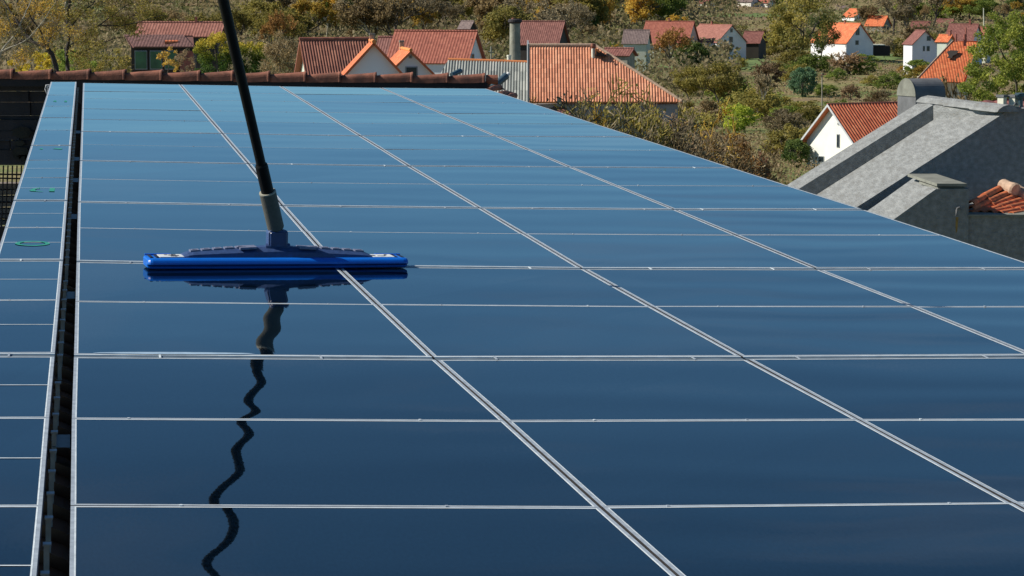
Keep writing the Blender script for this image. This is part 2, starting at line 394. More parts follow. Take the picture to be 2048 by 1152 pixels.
# ------------------------------------------------------------------ the solar array
# seams in depth as picture polylines (y -> x), read on the roof plane
SEAM = [
 ([150, 320, 420, 520, 705, 835, 1010, 1152, 1500], [166, 159, 154, 151.5, 146, 141, 138, 135, 128]),
 ([150, 172, 325, 408, 540, 712, 840, 1015, 1152, 1500], [344, 363, 495, 562, 680, 864, 1010, 1203, 1356, 1745]),
 ([150, 175, 332, 413, 533, 712, 838, 1005, 1152, 1500], [525, 565, 818, 955, 1158, 1482, 1715, 2024, 2295, 2935]),
 ([150, 178, 248, 334, 415, 537, 614, 705, 1152, 1500], [700, 768, 935, 1140, 1340, 1632, 1830, 2052, 3150, 4005]),
 ([150, 178, 333, 416, 525, 1152, 1500], [888, 975, 1457, 1718, 2054, 3985, 5060]),
]
ROWS = [ # y at x=150, 700, 1300, 2048
 (165.5, 175, 180, 186), (182, 189.5, 192.5, 196), (196.6, 204.5, 207.6, 211), (217, 226, 229, 232), (238, 246.5, 248, 250),
 (261.5, 270.5, 273, 275), (288.6, 298, 301, 303), (319.5, 330, 334, 336), (357.7, 367, 371, 373), (402, 412, 417, 418),
 (455.5, 464.5, 469.8, 470.5), (520, 530, 536, 535), (603, 609, 613, 613), (708, 712.5, 713, 709), (837, 841, 842, 838),
 (1011, 1016, 1014, 1006), (1290, 1293, 1290, 1285), (1650, 1652, 1650, 1645)]
THICK = {5, 7, 9, 11, 13}
def rowy(r, x): return float(np.interp(x, [150, 700, 1300, 2048], ROWS[r])) if x < 2048 else ROWS[r][3] + (ROWS[r][3] - ROWS[r][2]) * 0
def corner(r, s):
    y = ROWS[r][0]
    for _ in range(8):
        x = float(np.interp(y, *SEAM[s])) if y <= SEAM[s][0][-1] else SEAM[s][1][-1] + (y - SEAM[s][0][-1]) * (SEAM[s][1][-1] - SEAM[s][1][-2]) / (SEAM[s][0][-1] - SEAM[s][0][-2])
        y = rowy(r, x)
    return S(x, y)
ORD = ['first', 'second', 'third', 'fourth', 'fifth', 'sixth', 'seventh', 'eighth', 'ninth', 'tenth', 'eleventh', 'twelfth', 'thirteenth', 'fourteenth', 'fifteenth', 'sixteenth', 'seventeenth', 'eighteenth']
def lerp2(a, b, t): return (a[0] + (b[0] - a[0]) * t, a[1] + (b[1] - a[1]) * t)
def inset(q, l, r_, n_, f_):
    """q = near-left, near-right, far-right, far-left corners (u, v); inset in metres on the left, right, near and far side"""
    (a, b, c, d) = [np.array(p, float) for p in q]
    def shift(p, p2, dist, inward):
        e = p2 - p; e = e / np.linalg.norm(e); nn = np.array([-e[1], e[0]])
        if nn.dot(inward) < 0: nn = -nn
        return p + nn * dist, p2 + nn * dist
    cen = (a + b + c + d) / 4
    n1 = shift(a, b, n_, cen - a); r1 = shift(b, c, r_, cen - b); f1 = shift(c, d, f_, cen - c); l1 = shift(d, a, l, cen - d)
    def isec(p, q2):
        x1, x2 = p; x3, x4 = q2; A = np.array([x2 - x1, -(x4 - x3)]).T
        t = np.linalg.solve(A, x3 - x1); return tuple(x1 + (x2 - x1) * t[0])
    return [isec(l1, n1), isec(n1, r1), isec(r1, f1), isec(f1, l1)]
FW = .0085
BW = .0035
STRIP = .078
def make_panel(q, label, group, thick_far, midline, brackets, clampseed, tiltr, glassmat='glass', thin=False):
    """one framed module lying on the roof plane"""
    r2 = random.Random(clampseed)
    outer = inset(q, .0036, .0036, .0012, .0012 + (STRIP if thick_far else 0))
    fv_, bv_ = (.0045, .003) if thin else (.009, .0055)
    inner = inset(outer, FW, FW, fv_, fv_)
    base = W(*lerp2(outer[0], outer[2], .5), -.05)
    t = thing('solar_panel', label, 'solar panel', base, group)
    dz = [r2.uniform(-.0012, .0012) for _ in range(4)]
    def wz(i, w_): return w_ + dz[i]
    fr = MB(); gk = MB()
    TOP, BOT = .0, -.038
    for i in range(4):
        j = (i + 1) % 4
        o1, o2, i1, i2 = outer[i], outer[j], inner[i], inner[j]
        fr.poly([W(*o1, wz(i, TOP)), W(*o2, wz(j, TOP)), W(*i2, wz(j, TOP)), W(*i1, wz(i, TOP))])
        gk.poly([W(*o1, BOT), W(*o2, BOT), W(*o2, wz(j, TOP)), W(*o1, wz(i, TOP))])
        fr.poly([W(*i1, wz(i, TOP)), W(*i2, wz(j, TOP)), W(*i2, -.008), W(*i1, -.008)])
    fr.build('frame', M['alu'], t)
    gk.build('frame_side', M['board'] if not brackets else M['alu'], t)  # wide array: black sides put the dark of the gaps into the colour
    bd = MB(); bi = inset(inner, BW, BW, bv_, bv_)
    for i in range(4):
        j = (i + 1) % 4
        bd.poly([W(*inner[i], wz(i, .0003)), W(*inner[j], wz(j, .0003)), W(*bi[j], wz(j, .0001)), W(*bi[i], wz(i, .0001))])
    bd.build('edge_bead', M['bead'], t)
    g = MB(); gi = inset(outer, FW - .001, FW - .001, fv_ - .0005, fv_ - .0005)
    g.poly([W(*p, wz(k, -.0004)) for k, p in enumerate(gi)], [p for p in gi])
    g.build('glass', M[glassmat], t)
    if thick_far:
        s = MB()
        o3 = inset(q, .0036, .0036, .0012, .0012)
        a, b = outer[3], outer[2]; c, d = o3[2], o3[3]
        m1, m2 = inset([a, b, c, d], .0, .0, .0005, .0005)[0:2]
        s.poly([W(*a, -.003), W(*b, -.003), W(*c, -.003), W(*d, -.003)])
        s.poly([W(*d, -.003), W(*c, -.003), W(*c, -.038), W(*d, -.038)])
        s.build('joint_strip', M['strip'], t)
        e = MB(); k = .013 / STRIP
        e.poly([W(*lerp2(d, a, k), .0), W(*lerp2(c, b, k), .0), W(*c, .0), W(*d, .0)])
        e.poly([W(*lerp2(d, a, k), -.003), W(*lerp2(c, b, k), -.003), W(*lerp2(c, b, k), .0), W(*lerp2(d, a, k), .0)])
        e.build('edge_bead', M['bead'], t)
    if midline:
        ml = MB(); A = lerp2(inner[0], inner[3], .5); B = lerp2(inner[1], inner[2], .5)
        hw = .0045
        ml.poly([W(A[0], A[1] - hw, .0009), W(B[0], B[1] - hw, .0009), W(B[0], B[1] + hw, .0009), W(A[0], A[1] + hw, .0009)])
        ml.build('middle_bar', M['bead'], t)
    # clamps on the far edge
    for tt in ([r2.uniform(.12, .3), r2.uniform(.68, .85)] if not midline else [r2.uniform(.3, .6)]):
        p = lerp2(outer[3], outer[2], tt); c = MB(); tall = .002 if not thick_far else .0015
        ln = .010 if not thick_far else .07
        c.cbox(W(p[0], p[1] + (ln * .45 if thick_far else .003), tall / 2 + .0005), PU * .006, PV * ln, PN * tall)
        c.build('clamp', M['bead'] if r2.random() < .3 else M['alu'], t)
    if brackets:
        a, b = outer[1], outer[2]; L = b[1] - a[1]; k = int(math.floor(a[1] / .3)) + 1
        while k * .3 < b[1]:
            f = (k * .3 - a[1]) / L; p = lerp2(a, b, f); bb = MB()
            bb.box(W(p[0] + .006, p[1], -.125), PU * .012, PV * .018, PN * .075)
            bb.box(W(p[0] + .004, p[1] - .006, -.050), PU * .018, PV * .03, PN * .004)
            bb.build('roof_hook', M['alu'], t); k += 1
    return t
COLN = ['first column right of the gap', 'second column right of the gap', 'third column right of the gap', 'outermost column of the wide array']
panels = {}
for r in range(17):
    for s in range(4):
        q = [corner(r + 1, s), corner(r + 1, s + 1), corner(r, s + 1), corner(r, s)]
        px, py = proj(W(*q[3])); 
        if px > 2080 : continue
        if py > 1200: continue
        lab = 'solar panel in the %s, %s row from the ridge tiles' % (COLN[s], ORD[r])
        panels[(r, s)] = make_panel(q, lab, 'solar panels of the wide array', r in THICK, False, False, r * 10 + s, 0, thin=r < 8)
# narrow array on the left
def leftedge(y): return float(np.interp(y, [163.6, 286, 398.7, 482, 1152, 1700], [100.7, 62.5, 26, 0, -215, -392]))
def leftright(y): return float(np.interp(y, [164, 295, 400, 515, 705, 835, 1010, 1152, 1700], [153.8, 143, 136, 128, 112, 101, 88, 76, 32]))
LROWS = [163.8, 190, 212, 235, 260, 290, 320, 355, 399, 455, 518, 600, 706, 836, 1012, 1280]
LTH = {5, 8, 10, 12}
for r in range(len(LROWS) - 1):
    yn, yf = LROWS[r + 1], LROWS[r]
    q = [S(leftedge(yn), yn), S(leftright(yn), yn), S(leftright(yf), yf), S(leftedge(yf), yf)]
    lab = 'narrow solar panel left of the gap, %s one down from the ridge tiles' % ORD[r]
    panels[(r, 'L')] = make_panel(q, lab, 'solar panels of the narrow array', r in LTH, r >= 6, True, 900 + r, 0, thin=r < 8)
# green paint marks on the narrow array
def mark(rowi, ring_px):
    t = panels[(rowi, 'L')]; m = MB()
    for quad in ring_px: m.poly([W(*S(x, y), .0014) for x, y in quad])
    return m.build('paint_mark', M['mark'], t)
ring = []
for i in range(28):
    a0, a1 = 2 * math.pi * i / 28, 2 * math.pi * (i + 1) / 28
    def e(a, k): return (65 + 35 * k * math.cos(a), 487.3 - 4.9 * k * math.sin(a) * (1 if k == 1 else .93))
    ring.append([e(a0, 1), e(a1, 1), e(a1, .74), e(a0, .74)])
mark(9, ring)
arc = [[(58, 381), (66, 377.5), (75, 377.5), (70, 380)], [(66, 377.5), (80, 376), (80, 377.6), (75, 377.6)], [(58, 381), (70, 380), (72, 382), (62, 382.6)], [(62, 382.6), (72, 382), (88, 383.2), (84, 383.6)],
       [(98, 383), (100, 376.5), (110, 376.5), (109, 383.2)]]
mark(7, arc)
mark(1, [[(106, 203), (109, 201), (113, 201.5), (113, 204)], [(128, 204), (130, 201), (134, 202), (134, 204)]])
mark(5, [[(78, 298), (81, 296.8), (86, 297), (85, 299)], [(105, 298), (112, 296.6), (126, 297.6), (122, 299)]])
# water smear on the joint left of the seam
sm = MB(); pts = []
for i in range(25):
    t = i / 24; x = 185 + 325 * t; hw = 2.2 * math.sin(math.pi * t) ** .5
    pts.append((x, 706.8 + .005 * (x - 185), hw))
for (x0, y0, h0), (x1, y1, h1) in zip(pts[:-1], pts[1:]):
    sm.poly([W(*S(x0, y0 + h0), .0022), W(*S(x1, y1 + h1), .0022), W(*S(x1, y1 - h1), .0022), W(*S(x0, y0 - h0), .0022)])
M['suds'] = plain('soapy_water', (.45, .55, .60), .15, 0, .2, 20)
o = sm.build('water_streak', M['suds'], None)
tag(o, 'whitish soapy water streak on the panel joint left of the pole reflection', 'water streak')

# ------------------------------------------------------------------ the roof under the array
base = W(1.5, 16, -9)
rb = thing('tiled_roof_building', 'low tiled building that carries the solar panels, brown ridge tiles at its far end', 'building', base)
rs = MB()
UL, UR = S(100, 165)[0] + .03, S(975, 178)[0] - .04
VF = 27.9
def roof_rows():
    # stepped courses of round tiles under the array
    du = .25 / 6; us = np.arange(UL - .02, 3.98, du); vs = np.arange(1.8, 27.0, .3)
    for v0 in vs:
        for u0 in us[:-1] if True else []:
            if u0 > .3 and u0 < 3.6: continue      # hidden below the wide array
            u1 = u0 + du
            w0 = -.19 + .045 * abs(math.sin(u0 / .25 * math.pi)); w1 = -.19 + .045 * abs(math.sin(u1 / .25 * math.pi))
            rs.poly([W(u0, v0, w0 + .03), W(u1, v0, w1 + .03), W(u1, v0 + .3, w1), W(u0, v0 + .3, w0)], [(u0, v0), (u1, v0), (u1, v0 + .3), (u0, v0 + .3)])
            rs.poly([W(u0, v0, w0 - .02), W(u1, v0, w1 - .02), W(u1, v0, w1 + .03), W(u0, v0, w0 + .03)], [(u0, v0)] * 4)
roof_rows()
rs.poly([W(.3, 1.8, -.17), W(3.6, 1.8, -.17), W(3.6, 27.3, -.17), W(.3, 27.3, -.17)])
rs.build('tile_slope', M['roofdark'], rb)
bw = MB()
a, b, c, d = W(UL, 1.8, -.215), W(3.96, 1.8, -.215), W(3.96, 27.3, -.215), W(UL, 27.3, -.215)
bw.prism([a, b, c, d], (0, 0, -9))
bw.build('wall', M['greywall'], rb)
for yy, hh in ((240, 5), (290, 6), (330, 7), (398, 9), (545, 13), (818, 24)):
    x0, x1 = leftright(yy) + 4, float(np.interp(yy, *SEAM[0])) - 3
    m = MB(); m.poly([W(*S(x0 - 2, yy + hh / 2), -.085), W(*S(x1 + 2, yy + hh / 2), -.085), W(*S(x1 + 2, yy - hh / 2), -.085), W(*S(x0 - 2, yy - hh / 2), -.085)]); m.build('flashing_plate', M['tarp'], rb)
# ridge board and ridge tiles
YR = 31.0
fb = MB()
fb.prism([P(-120, 157, YR), P(975, 166, YR), P(975, 176, YR), P(-120, 172, YR)], (0, .12, 0)); fb.prism([P(104, 171, YR + .01), P(970, 175.5, YR + .01), P(970, 1500, YR + .01), P(104, 1500, YR + .01)], (0, .1, 0)); fb.build('ridge_board', M['board'], rb)
rsl = MB()
A_, B_ = P(106, 159, YR + .5), P(985, 163, YR + .5)
rsl.prism([A_, B_, B_ + V((0, 3.5, -2.3)), A_ + V((0, 3.5, -2.3))], (0, 0, -.1)); rsl.build('rear_slope', M['ridge'], rb)
RT = [-118, -45, 28, 105, 180, 252, 326, 400, 468, 540, 612, 682, 753, 825, 897, 970]
def rtop(x): return float(np.interp(x, [0, 500, 1000], [136.5, 141, 146.5]))
def rbot(x): return float(np.interp(x, [0, 500, 1000], [157, 162.5, 165.5]))
for i in range(len(RT) - 1):
    x0, x1 = RT[i] - 2, RT[i + 1] + (0 if i % 3 else 1)
    m = MB(); rings = []
    jit = rng.uniform(-1, 1); bend = rng.uniform(.3, 1.6)
    tt = [0, .12, .35, .6, .8, .93, .965, 1.0]
    rad_ = [.72, .80, .88, .93, .97, 1.0, 1.05, 1.04]
    for t, rr in zip(tt, rad_):
        x = x0 + (x1 - x0) * t
        yb = rbot(x) + jit * .5 - 1.2 * (t - .5) * 1.4 - 1; hgt = (rbot(x) - rtop(x)) * rr - 1.5
        sag = bend * math.sin(math.pi * t)
        cpt = P(x, yb + 1 + sag, YR + .07)
        rz = hgt * YR / F; ry = .095 * rr; ring = []
        for k in range(15):
            a = math.pi * k / 14
            ring.append(cpt + V((0, -math.copysign(abs(math.cos(a)) ** .45, math.cos(a)) * ry, (math.sin(a) ** .45) * rz)))
        for k in range(14, -1, -1):
            a = math.pi * k / 14
            ring.append(cpt + V((0, -math.copysign(abs(math.cos(a)) ** .45, math.cos(a)) * ry * .84, (math.sin(a) ** .45) * rz * .84)))
        rings.append(ring)
    m.loft(rings, True)
    m.build('ridge_tile', M['ridge'], rb, smooth=40)
# stub tile and loose verge tiles at the right end of the ridge
m = MB(); m.tube([P(972, 158, YR + .1), P(985, 159, YR + .1), P(996, 159, YR + .1)], [.045, .048, .05], 14); m.build('ridge_tile', M['ridge'], rb, smooth=40)
for (x0, y0, x1, y1, r_) in ((978, 176, 1000, 172, .03), (1000, 184, 1022, 187, .035), (1012, 192, 1030, 188, .03)):
    m = MB(); m.tube([P(x0, y0 + 4, 30.6), P((x0 + x1) / 2, (y0 + y1) / 2 + 2, 30.8), P(x1, y1 + 3, 31)], [r_ * .8, r_, r_], 10); m.build('verge_tile', M['ridge'], rb, smooth=40)
t = thing('metal_pipe', 'slate blue metal pipe with black strap, tilted at the right end of the ridge tiles', 'pipe', P(985, 178, 31.2))
m = MB(); m.tube([P(984, 176, 31.2), P(1013, 151, 31.3)], [.036, .038], 18); m.build('pipe_body', M['tarp'], t, smooth=40)
m = MB(); m.tube([P(1013, 151.5, 31.29), P(1018, 146.5, 31.3)], [.019, .019], 14); m.build('pipe_lip', M['sticker'], t, smooth=40)
m = MB(); m.tube([P(980, 166, 31.1), P(992, 168, 31.12), P(1010, 180, 30.9), P(1024, 191, 30.8)], .007, 6); m.build('strap', M['strap'], t)
t = thing('metal_pipe', 'short slate blue pipe stub poking up behind the ridge tiles', 'pipe', P(905, 150, 31.5))
m = MB(); m.tube([P(903, 150, 31.4), P(921, 141.5, 31.5)], [.025, .028], 14); m.build('pipe_body', M['tarp'], t, smooth=40)
m = MB(); m.tube([P(921, 141.5, 31.5), P(924, 139, 31.5)], [.014, .014], 12); m.build('pipe_lip', M['sticker'], t, smooth=40)

# ------------------------------------------------------------------ dark light well left of the narrow array
YW = 31.2
t = thing('timber_wall', 'black weathered timber and stone wall below the ridge tiles, left of the narrow array', 'wall', P(20, 560, YW))
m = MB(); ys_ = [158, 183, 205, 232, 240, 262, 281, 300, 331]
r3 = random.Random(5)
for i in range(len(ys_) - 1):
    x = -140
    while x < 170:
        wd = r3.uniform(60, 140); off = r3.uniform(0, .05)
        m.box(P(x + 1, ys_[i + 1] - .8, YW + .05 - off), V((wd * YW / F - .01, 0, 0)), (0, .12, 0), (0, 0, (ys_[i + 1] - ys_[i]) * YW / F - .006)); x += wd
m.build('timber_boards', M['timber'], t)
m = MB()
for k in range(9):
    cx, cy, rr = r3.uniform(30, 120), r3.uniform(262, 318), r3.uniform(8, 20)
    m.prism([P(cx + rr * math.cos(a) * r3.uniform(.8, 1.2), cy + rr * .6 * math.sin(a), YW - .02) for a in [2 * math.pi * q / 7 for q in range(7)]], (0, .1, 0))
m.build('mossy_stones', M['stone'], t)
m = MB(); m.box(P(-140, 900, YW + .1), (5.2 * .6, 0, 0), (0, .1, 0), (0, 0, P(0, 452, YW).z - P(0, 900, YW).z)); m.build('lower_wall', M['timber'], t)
t = thing('slatted_grille', 'dark wooden grille of thin uprights below the black timber wall', 'grille', P(20, 452, YW))
m = MB()
for x in list(range(-60, 75, 9)):
    m.tube([P(x + 4, 331, YW + .02), P(x + r3.uniform(-2, 1), 454, YW + .02)], .008, 6)
m.build('upright', M['board'], t)
m = MB()
for y in (349, 357, 405, 437): m.tube([P(-70, y - 2, YW + .05), P(80, y + 1, YW + .05)], .009, 6)
m.build('cross_rail', M['board'], t)
for i, (y, h_, sh) in enumerate([(372, 12, 0), (386, 11, 8), (398, 9, -4), (410, 10, 3), (422, 9, 6), (434, 10, 0), (446, 9, 4)]):
    pl = MB(); pl.box(P(-70 + sh, y + h_ / 2, YW + .7), (.66 + .02 * i, .05, .01 * (i % 2)), (0, .25, 0), (0, 0, h_ * .9 * YW / F))
    o = pl.build('wooden_plank', M['plank'], None)
    tag(o, 'weathered brown plank behind the dark grille, %s from the top of its stack' % ORD[i], 'plank', 'planks stacked behind the grille')
t = thing('metal_hook', 'small pale metal loop at the upper left corner of the narrow array', 'hook', P(95, 186, 27.0))
m = MB(); m.tube([P(99, 170, 26.9), P(92, 170, 26.9), P(90, 178, 26.9), P(93, 187, 26.9), P(95, 183, 26.9), P(94, 174, 26.9), P(98, 172, 26.9)], .005, 8)
m.build('loop', M['verge'], t, smooth=60)

# ------------------------------------------------------------------ the cleaning brush
uA, vA = S(296, 541.0); uB, vB = S(818, 538)
c0 = W(uA, vA); c1 = W(uB, vB); bu = (c1 - c0).normalized(); bn = PN; bv = bn.cross(bu).normalized()
LB = (c1 - c0).length
def Bp(x, y, z): return c0 + bu * x + bv * y + bn * z
t = thing('cleaning_brush', 'wide blue window cleaning head with grey handle socket lying on the wet panels', 'cleaning brush', Bp(LB / 2, .09, 0))
DB, HB = .165, .0425
def prof(sy, sz, x):
    """rounded cross section of the sleeve body"""
    pts = []; rr = .017
    for (cy, cz, a0) in ((.030, .010, 180), (DB - rr, rr, 270), (DB - .006, HB - .006, 0), (.022, HB - .022, 90)):
        r_ = {180: .010, 270: rr, 0: .006, 90: .022}[a0]
        for k in range(6):
            a = R(a0 + 90 * k / 5); pts.append((cy + r_ * math.cos(a), cz + r_ * math.sin(a)))
    return [Bp(x, DB / 2 + (y - DB / 2) * sy, HB / 2 + (z - HB / 2) * sz + .0015) for y, z in pts]
m = MB(); rings = []
for x, sy, sz in [(0, .82, .62), (.003, .90, .8), (.010, .97, .95), (.02, 1, 1)] + [(.02 + (LB - .04) * k / 16, 1 + .05 * math.sin(math.pi * k / 16), 1 - .10 * (k / 16) + .05 * math.sin(math.pi * k / 16)) for k in range(1, 17)] + [(LB - .010, .97, .86), (LB - .003, .92, .74), (LB, .82, .6)]:
    rings.append(prof(sy, sz, x))
m.loft(rings); m.build('fabric_sleeve', M['bluebody'], t, smooth=50)
def topz(x): return HB + .0015 + .001 - .0046 * (x / LB) + .0018 * math.sin(math.pi * x / LB)
for side in (0, 1):
    def X(d): return d if side == 0 else LB - d
    sg = 1 if side == 0 else -1
    st = MB(); x = X(.10); zt = topz(x) + .0015
    st.cbox(Bp(x, .085, zt), bu * .10, bv * .10, bn * .003); so = st.build('sticker', M['sticker'], t)
    ink = MB()
    for k in range(9):
        ink.cbox(Bp(x + r3.uniform(-.03, .03), .085 + r3.uniform(-.035, .035), zt + .002), bu * r3.uniform(.006, .016), bv * r3.uniform(.008, .02), bn * .0012)
    sub(ink, 'print', M['ink'], so, t)
    for d in (.018, .042):
        sl = MB(); sl.cbox(Bp(X(d), .085, topz(X(d)) + .001), bu * .011, bv * .10, bn * .003); sl.build('slot', M['ink'], t)
    fl = MB(); fl.cbox(Bp(X(.055), .152, topz(X(.055)) + .002), bu * .10, bv * .012, bn * .005); fl.build('edge_rib', M['bluebody'], t)
# grey backing: long tapered carrier that rises to the socket
xs0, xs1 = .142, LB - .138
def hz(x):
    c = LB * .5; d = abs(x - c) / (xs1 - xs0) * 2
    return .018 + .025 * (1 - d) ** .9 if d < 1 else .02
m = MB(); rings = []
n_ = 40
for k in range(n_ + 1):
    x = xs0 + (xs1 - xs0) * k / n_; e = min(k, n_ - k); f = [.45, .85, 1][min(e, 2)]; z0 = topz(x) - .002; h = hz(x) * f
    rings.append([Bp(x, .030, z0), Bp(x, .145, z0), Bp(x, .145, z0 + h * .75), Bp(x, .120, z0 + h), Bp(x, .062, z0 + h), Bp(x, .034, z0 + h * .55)])
m.loft(rings); bk = m.build('carrier', M['greyblue'], t, smooth=30)
for side in (0, 1):
    for k in range(5):
        x = (xs0 + .045 + k * .044) if side == 0 else (xs1 - .045 - k * .044)
        pd = MB(); z = topz(x) - .002 + hz(x)
        pd.cbox(Bp(x, .088, z + .002), bu * .034 + bn * (.0025 if side == 0 else -.0025), bv * .050, bn * .007)
        pd.cbox(Bp(x, .088, z + .0055), bu * .018, bv * .022, bn * .003)
        sub(pd, 'grip_pad', M['padgrey'], bk, t)
    x = LB * .5 + (-.115 if side == 0 else .115)
    pd = MB(); z = topz(x) + hz(x)
    pd.cbox(Bp(x, .08, z - .002), bu * .065 + bn * (.003 if side == 0 else -.003), bv * .085, bn * .008); sub(pd, 'clamp_lever', M['padgrey'], bk, t)
# socket
xc = (uA, 0)
def px_x(px, py=530):
    u, v = S(px, py); return (W(u, v) - c0).dot(bu)
XS = px_x(553.5, 535) ; wS = 41 * 11.3 / F
def rbox(mb, cx, cy, cz, wx, wy, wz, r_=.012):
    rings = []
    def rr(a, bb, y):
        pts = []
        for (sx, sz, a0) in ((1, 1, 0), (-1, 1, 90), (-1, -1, 180), (1, -1, 270)):
            rad = r_ if sz > 0 else .002
            for k in range(5):
                an = R(a0 + 22.5 * k); pts.append(Bp(cx + sx * (a - rad) + rad * math.cos(an), y, cz + sz * (bb - rad) + rad * math.sin(an)))
        return pts
    for y, s_ in ((-wy / 2, .93), (-wy / 2 + .004, 1), (wy / 2 - .004, 1), (wy / 2, .93)): rings.append(rr(wx / 2 * s_, wz / 2 * s_, cy + y))
    mb.loft(rings)
zS = topz(XS) + .041
m = MB(); rbox(m, XS, .085, zS + .026, wS, .06, .070); sk = m.build('socket', M['greyblue'], t, smooth=40)
m = MB(); rbox(m, XS + .001, .053, zS + .026, wS * .84, .008, .056, .006); sub(m, 'socket_inset', M['navy'], sk, t, smooth=40)
m = MB(); m.tube([Bp(XS - .045, .07, topz(XS) + .034), Bp(XS, .066, topz(XS) + .040), Bp(XS + .045, .07, topz(XS) + .034)], [.016, .019, .016], 14); m.build('hinge', M['greyblue'], t, smooth=40)
# pole: leans towards the viewer and to the left
pb = Bp(XS - .002, .085, zS + .055); yb = pb.y
q0 = pb; q1 = P(446.5, 0, yb - .36)
dr = (q1 - q0).normalized()
m = MB(); m.tube([q0 - dr * .01, q0 + dr * .006, q0 + dr * .02], [.020, .024, .031], 24, False)
def along(py):   # distance along the pole where it passes picture row py
    lo, hi = 0, 1.4
    for _ in range(40):
        mid = (lo + hi) / 2
        if proj(q0 + dr * mid)[1] > py: lo = mid
        else: hi = mid
    return lo
la, lb = along(384), along(329)
m = MB()
R1, R2 = .0325, .0245
prof2 = [(-.008, .021), (.006, .026), (.012, R1 - .002), (.018, R1), (la - .006, R1), (la - .001, R1 - .0006), (la, R1 - .003), (la - .004, R2 - .002)]
m.tube([q0 + dr * a for a, _ in prof2[:6]], [b for _, b in prof2[:6]], 28, True)
sl = m.build('sleeve_grip', M['polegrey'], t, smooth=50)
mm = MB(); mm.tube([q0 + dr * (la - .003), q0 + dr * (la + .0015)], [R1 + .0004, R1 - .0002], 28); sub(mm, 'grip_rim', M['sticker'], sl, t, smooth=50)
M['rim'] = plain('worn_pale_rim', (.34, .33, .26), .6); sl.children[0].data.materials[0] = M['rim']
m = MB(); m.tube([q0 + dr * (la - .01), q0 + dr * (lb - .006), q0 + dr * lb], [R2, R2, R2 - .002], 24); m.build('pole_ferrule', M['poleblack'], t, smooth=50)
m = MB(); m.tube([q0 + dr * (lb - .01), q0 + dr * 1.1, q0 + dr * 2.1], [.0185, .0205, .0215], 24); m.build('pole', M['poleblack'], t, smooth=50)
#PART2
# ------------------------------------------------------------------ tiled roof slopes with real rolls
def slope(mb, corners, pitch=.3, amp=.05, thick=.12, samples=6, step=.02, course=.4):
    """corners: eave-left, eave-right, top-right, top-left (convex, planar); rolls run up the slope"""
    a, b, c, d = [V(p) for p in corners]
    U = (b - a).normalized(); Nn = (b - a).cross(d - a)
    if Nn.z < 0: Nn = -Nn
    Nn.normalize(); Vv = Nn.cross(U).normalized()
    if Vv.z < 0: Vv = -Vv
    pts = [((p - a).dot(U), (p - a).dot(Vv)) for p in (a, b, c, d)]
    umin = min(p[0] for p in pts); umax = max(p[0] for p in pts)
    def span(u):
        vs = []
        for i in range(4):
            (u0, v0), (u1, v1) = pts[i], pts[(i + 1) % 4]
            if abs(u1 - u0) < 1e-9: continue
            if min(u0, u1) - 1e-6 <= u <= max(u0, u1) + 1e-6: vs.append(v0 + (v1 - v0) * (u - u0) / (u1 - u0))
        return (min(vs), max(vs)) if vs else (0, 0)
    n = max(2, int((umax - umin) / pitch * samples)); prev = None
    for i in range(n + 1):
        u = umin + (umax - umin) * i / n; lo, hi = span(min(max(u, umin + 1e-4), umax - 1e-4))
        w_ = amp * abs(math.sin(math.pi * u / pitch)) if amp else 0
        col = []; k = 0; v = lo
        vs = [lo] + [q for q in np.arange(math.floor(lo / course) * course + course, hi, course) if q > lo + .01] if step else [lo]
        cur = (u, lo, hi, w_)
        if prev:
            pu, plo, phi, pw = prev
            def q(u_, v_, ww): return a + U * u_ + Vv * v_ + Nn * ww
            mb.poly([q(pu, plo, pw), q(u, lo, w_), q(u, hi, w_), q(pu, phi, pw)], [(pu, plo), (u, lo), (u, hi), (pu, phi)])
            mb.poly([q(pu, plo, pw - thick), q(u, lo, w_ - thick), q(u, lo, w_), q(pu, plo, pw)], [(pu, plo), (u, lo), (u, lo), (pu, plo)])
        prev = cur
    # underside and verges
    und = [p - Nn * thick for p in (a, b, c, d)]
    mb.poly(und[::-1], [(0, 0)] * 4)
    mb.poly([und[1], und[2], c, b], [(0, 0), (0, 1), (.1, 1), (.1, 0)]); mb.poly([und[3], und[0], a, d], [(0, 0), (0, 1), (.1, 1), (.1, 0)])
    mb.poly([und[2], und[3], d, c], [(0, 0), (0, 1), (.1, 1), (.1, 0)])
HOUSEBOX = []
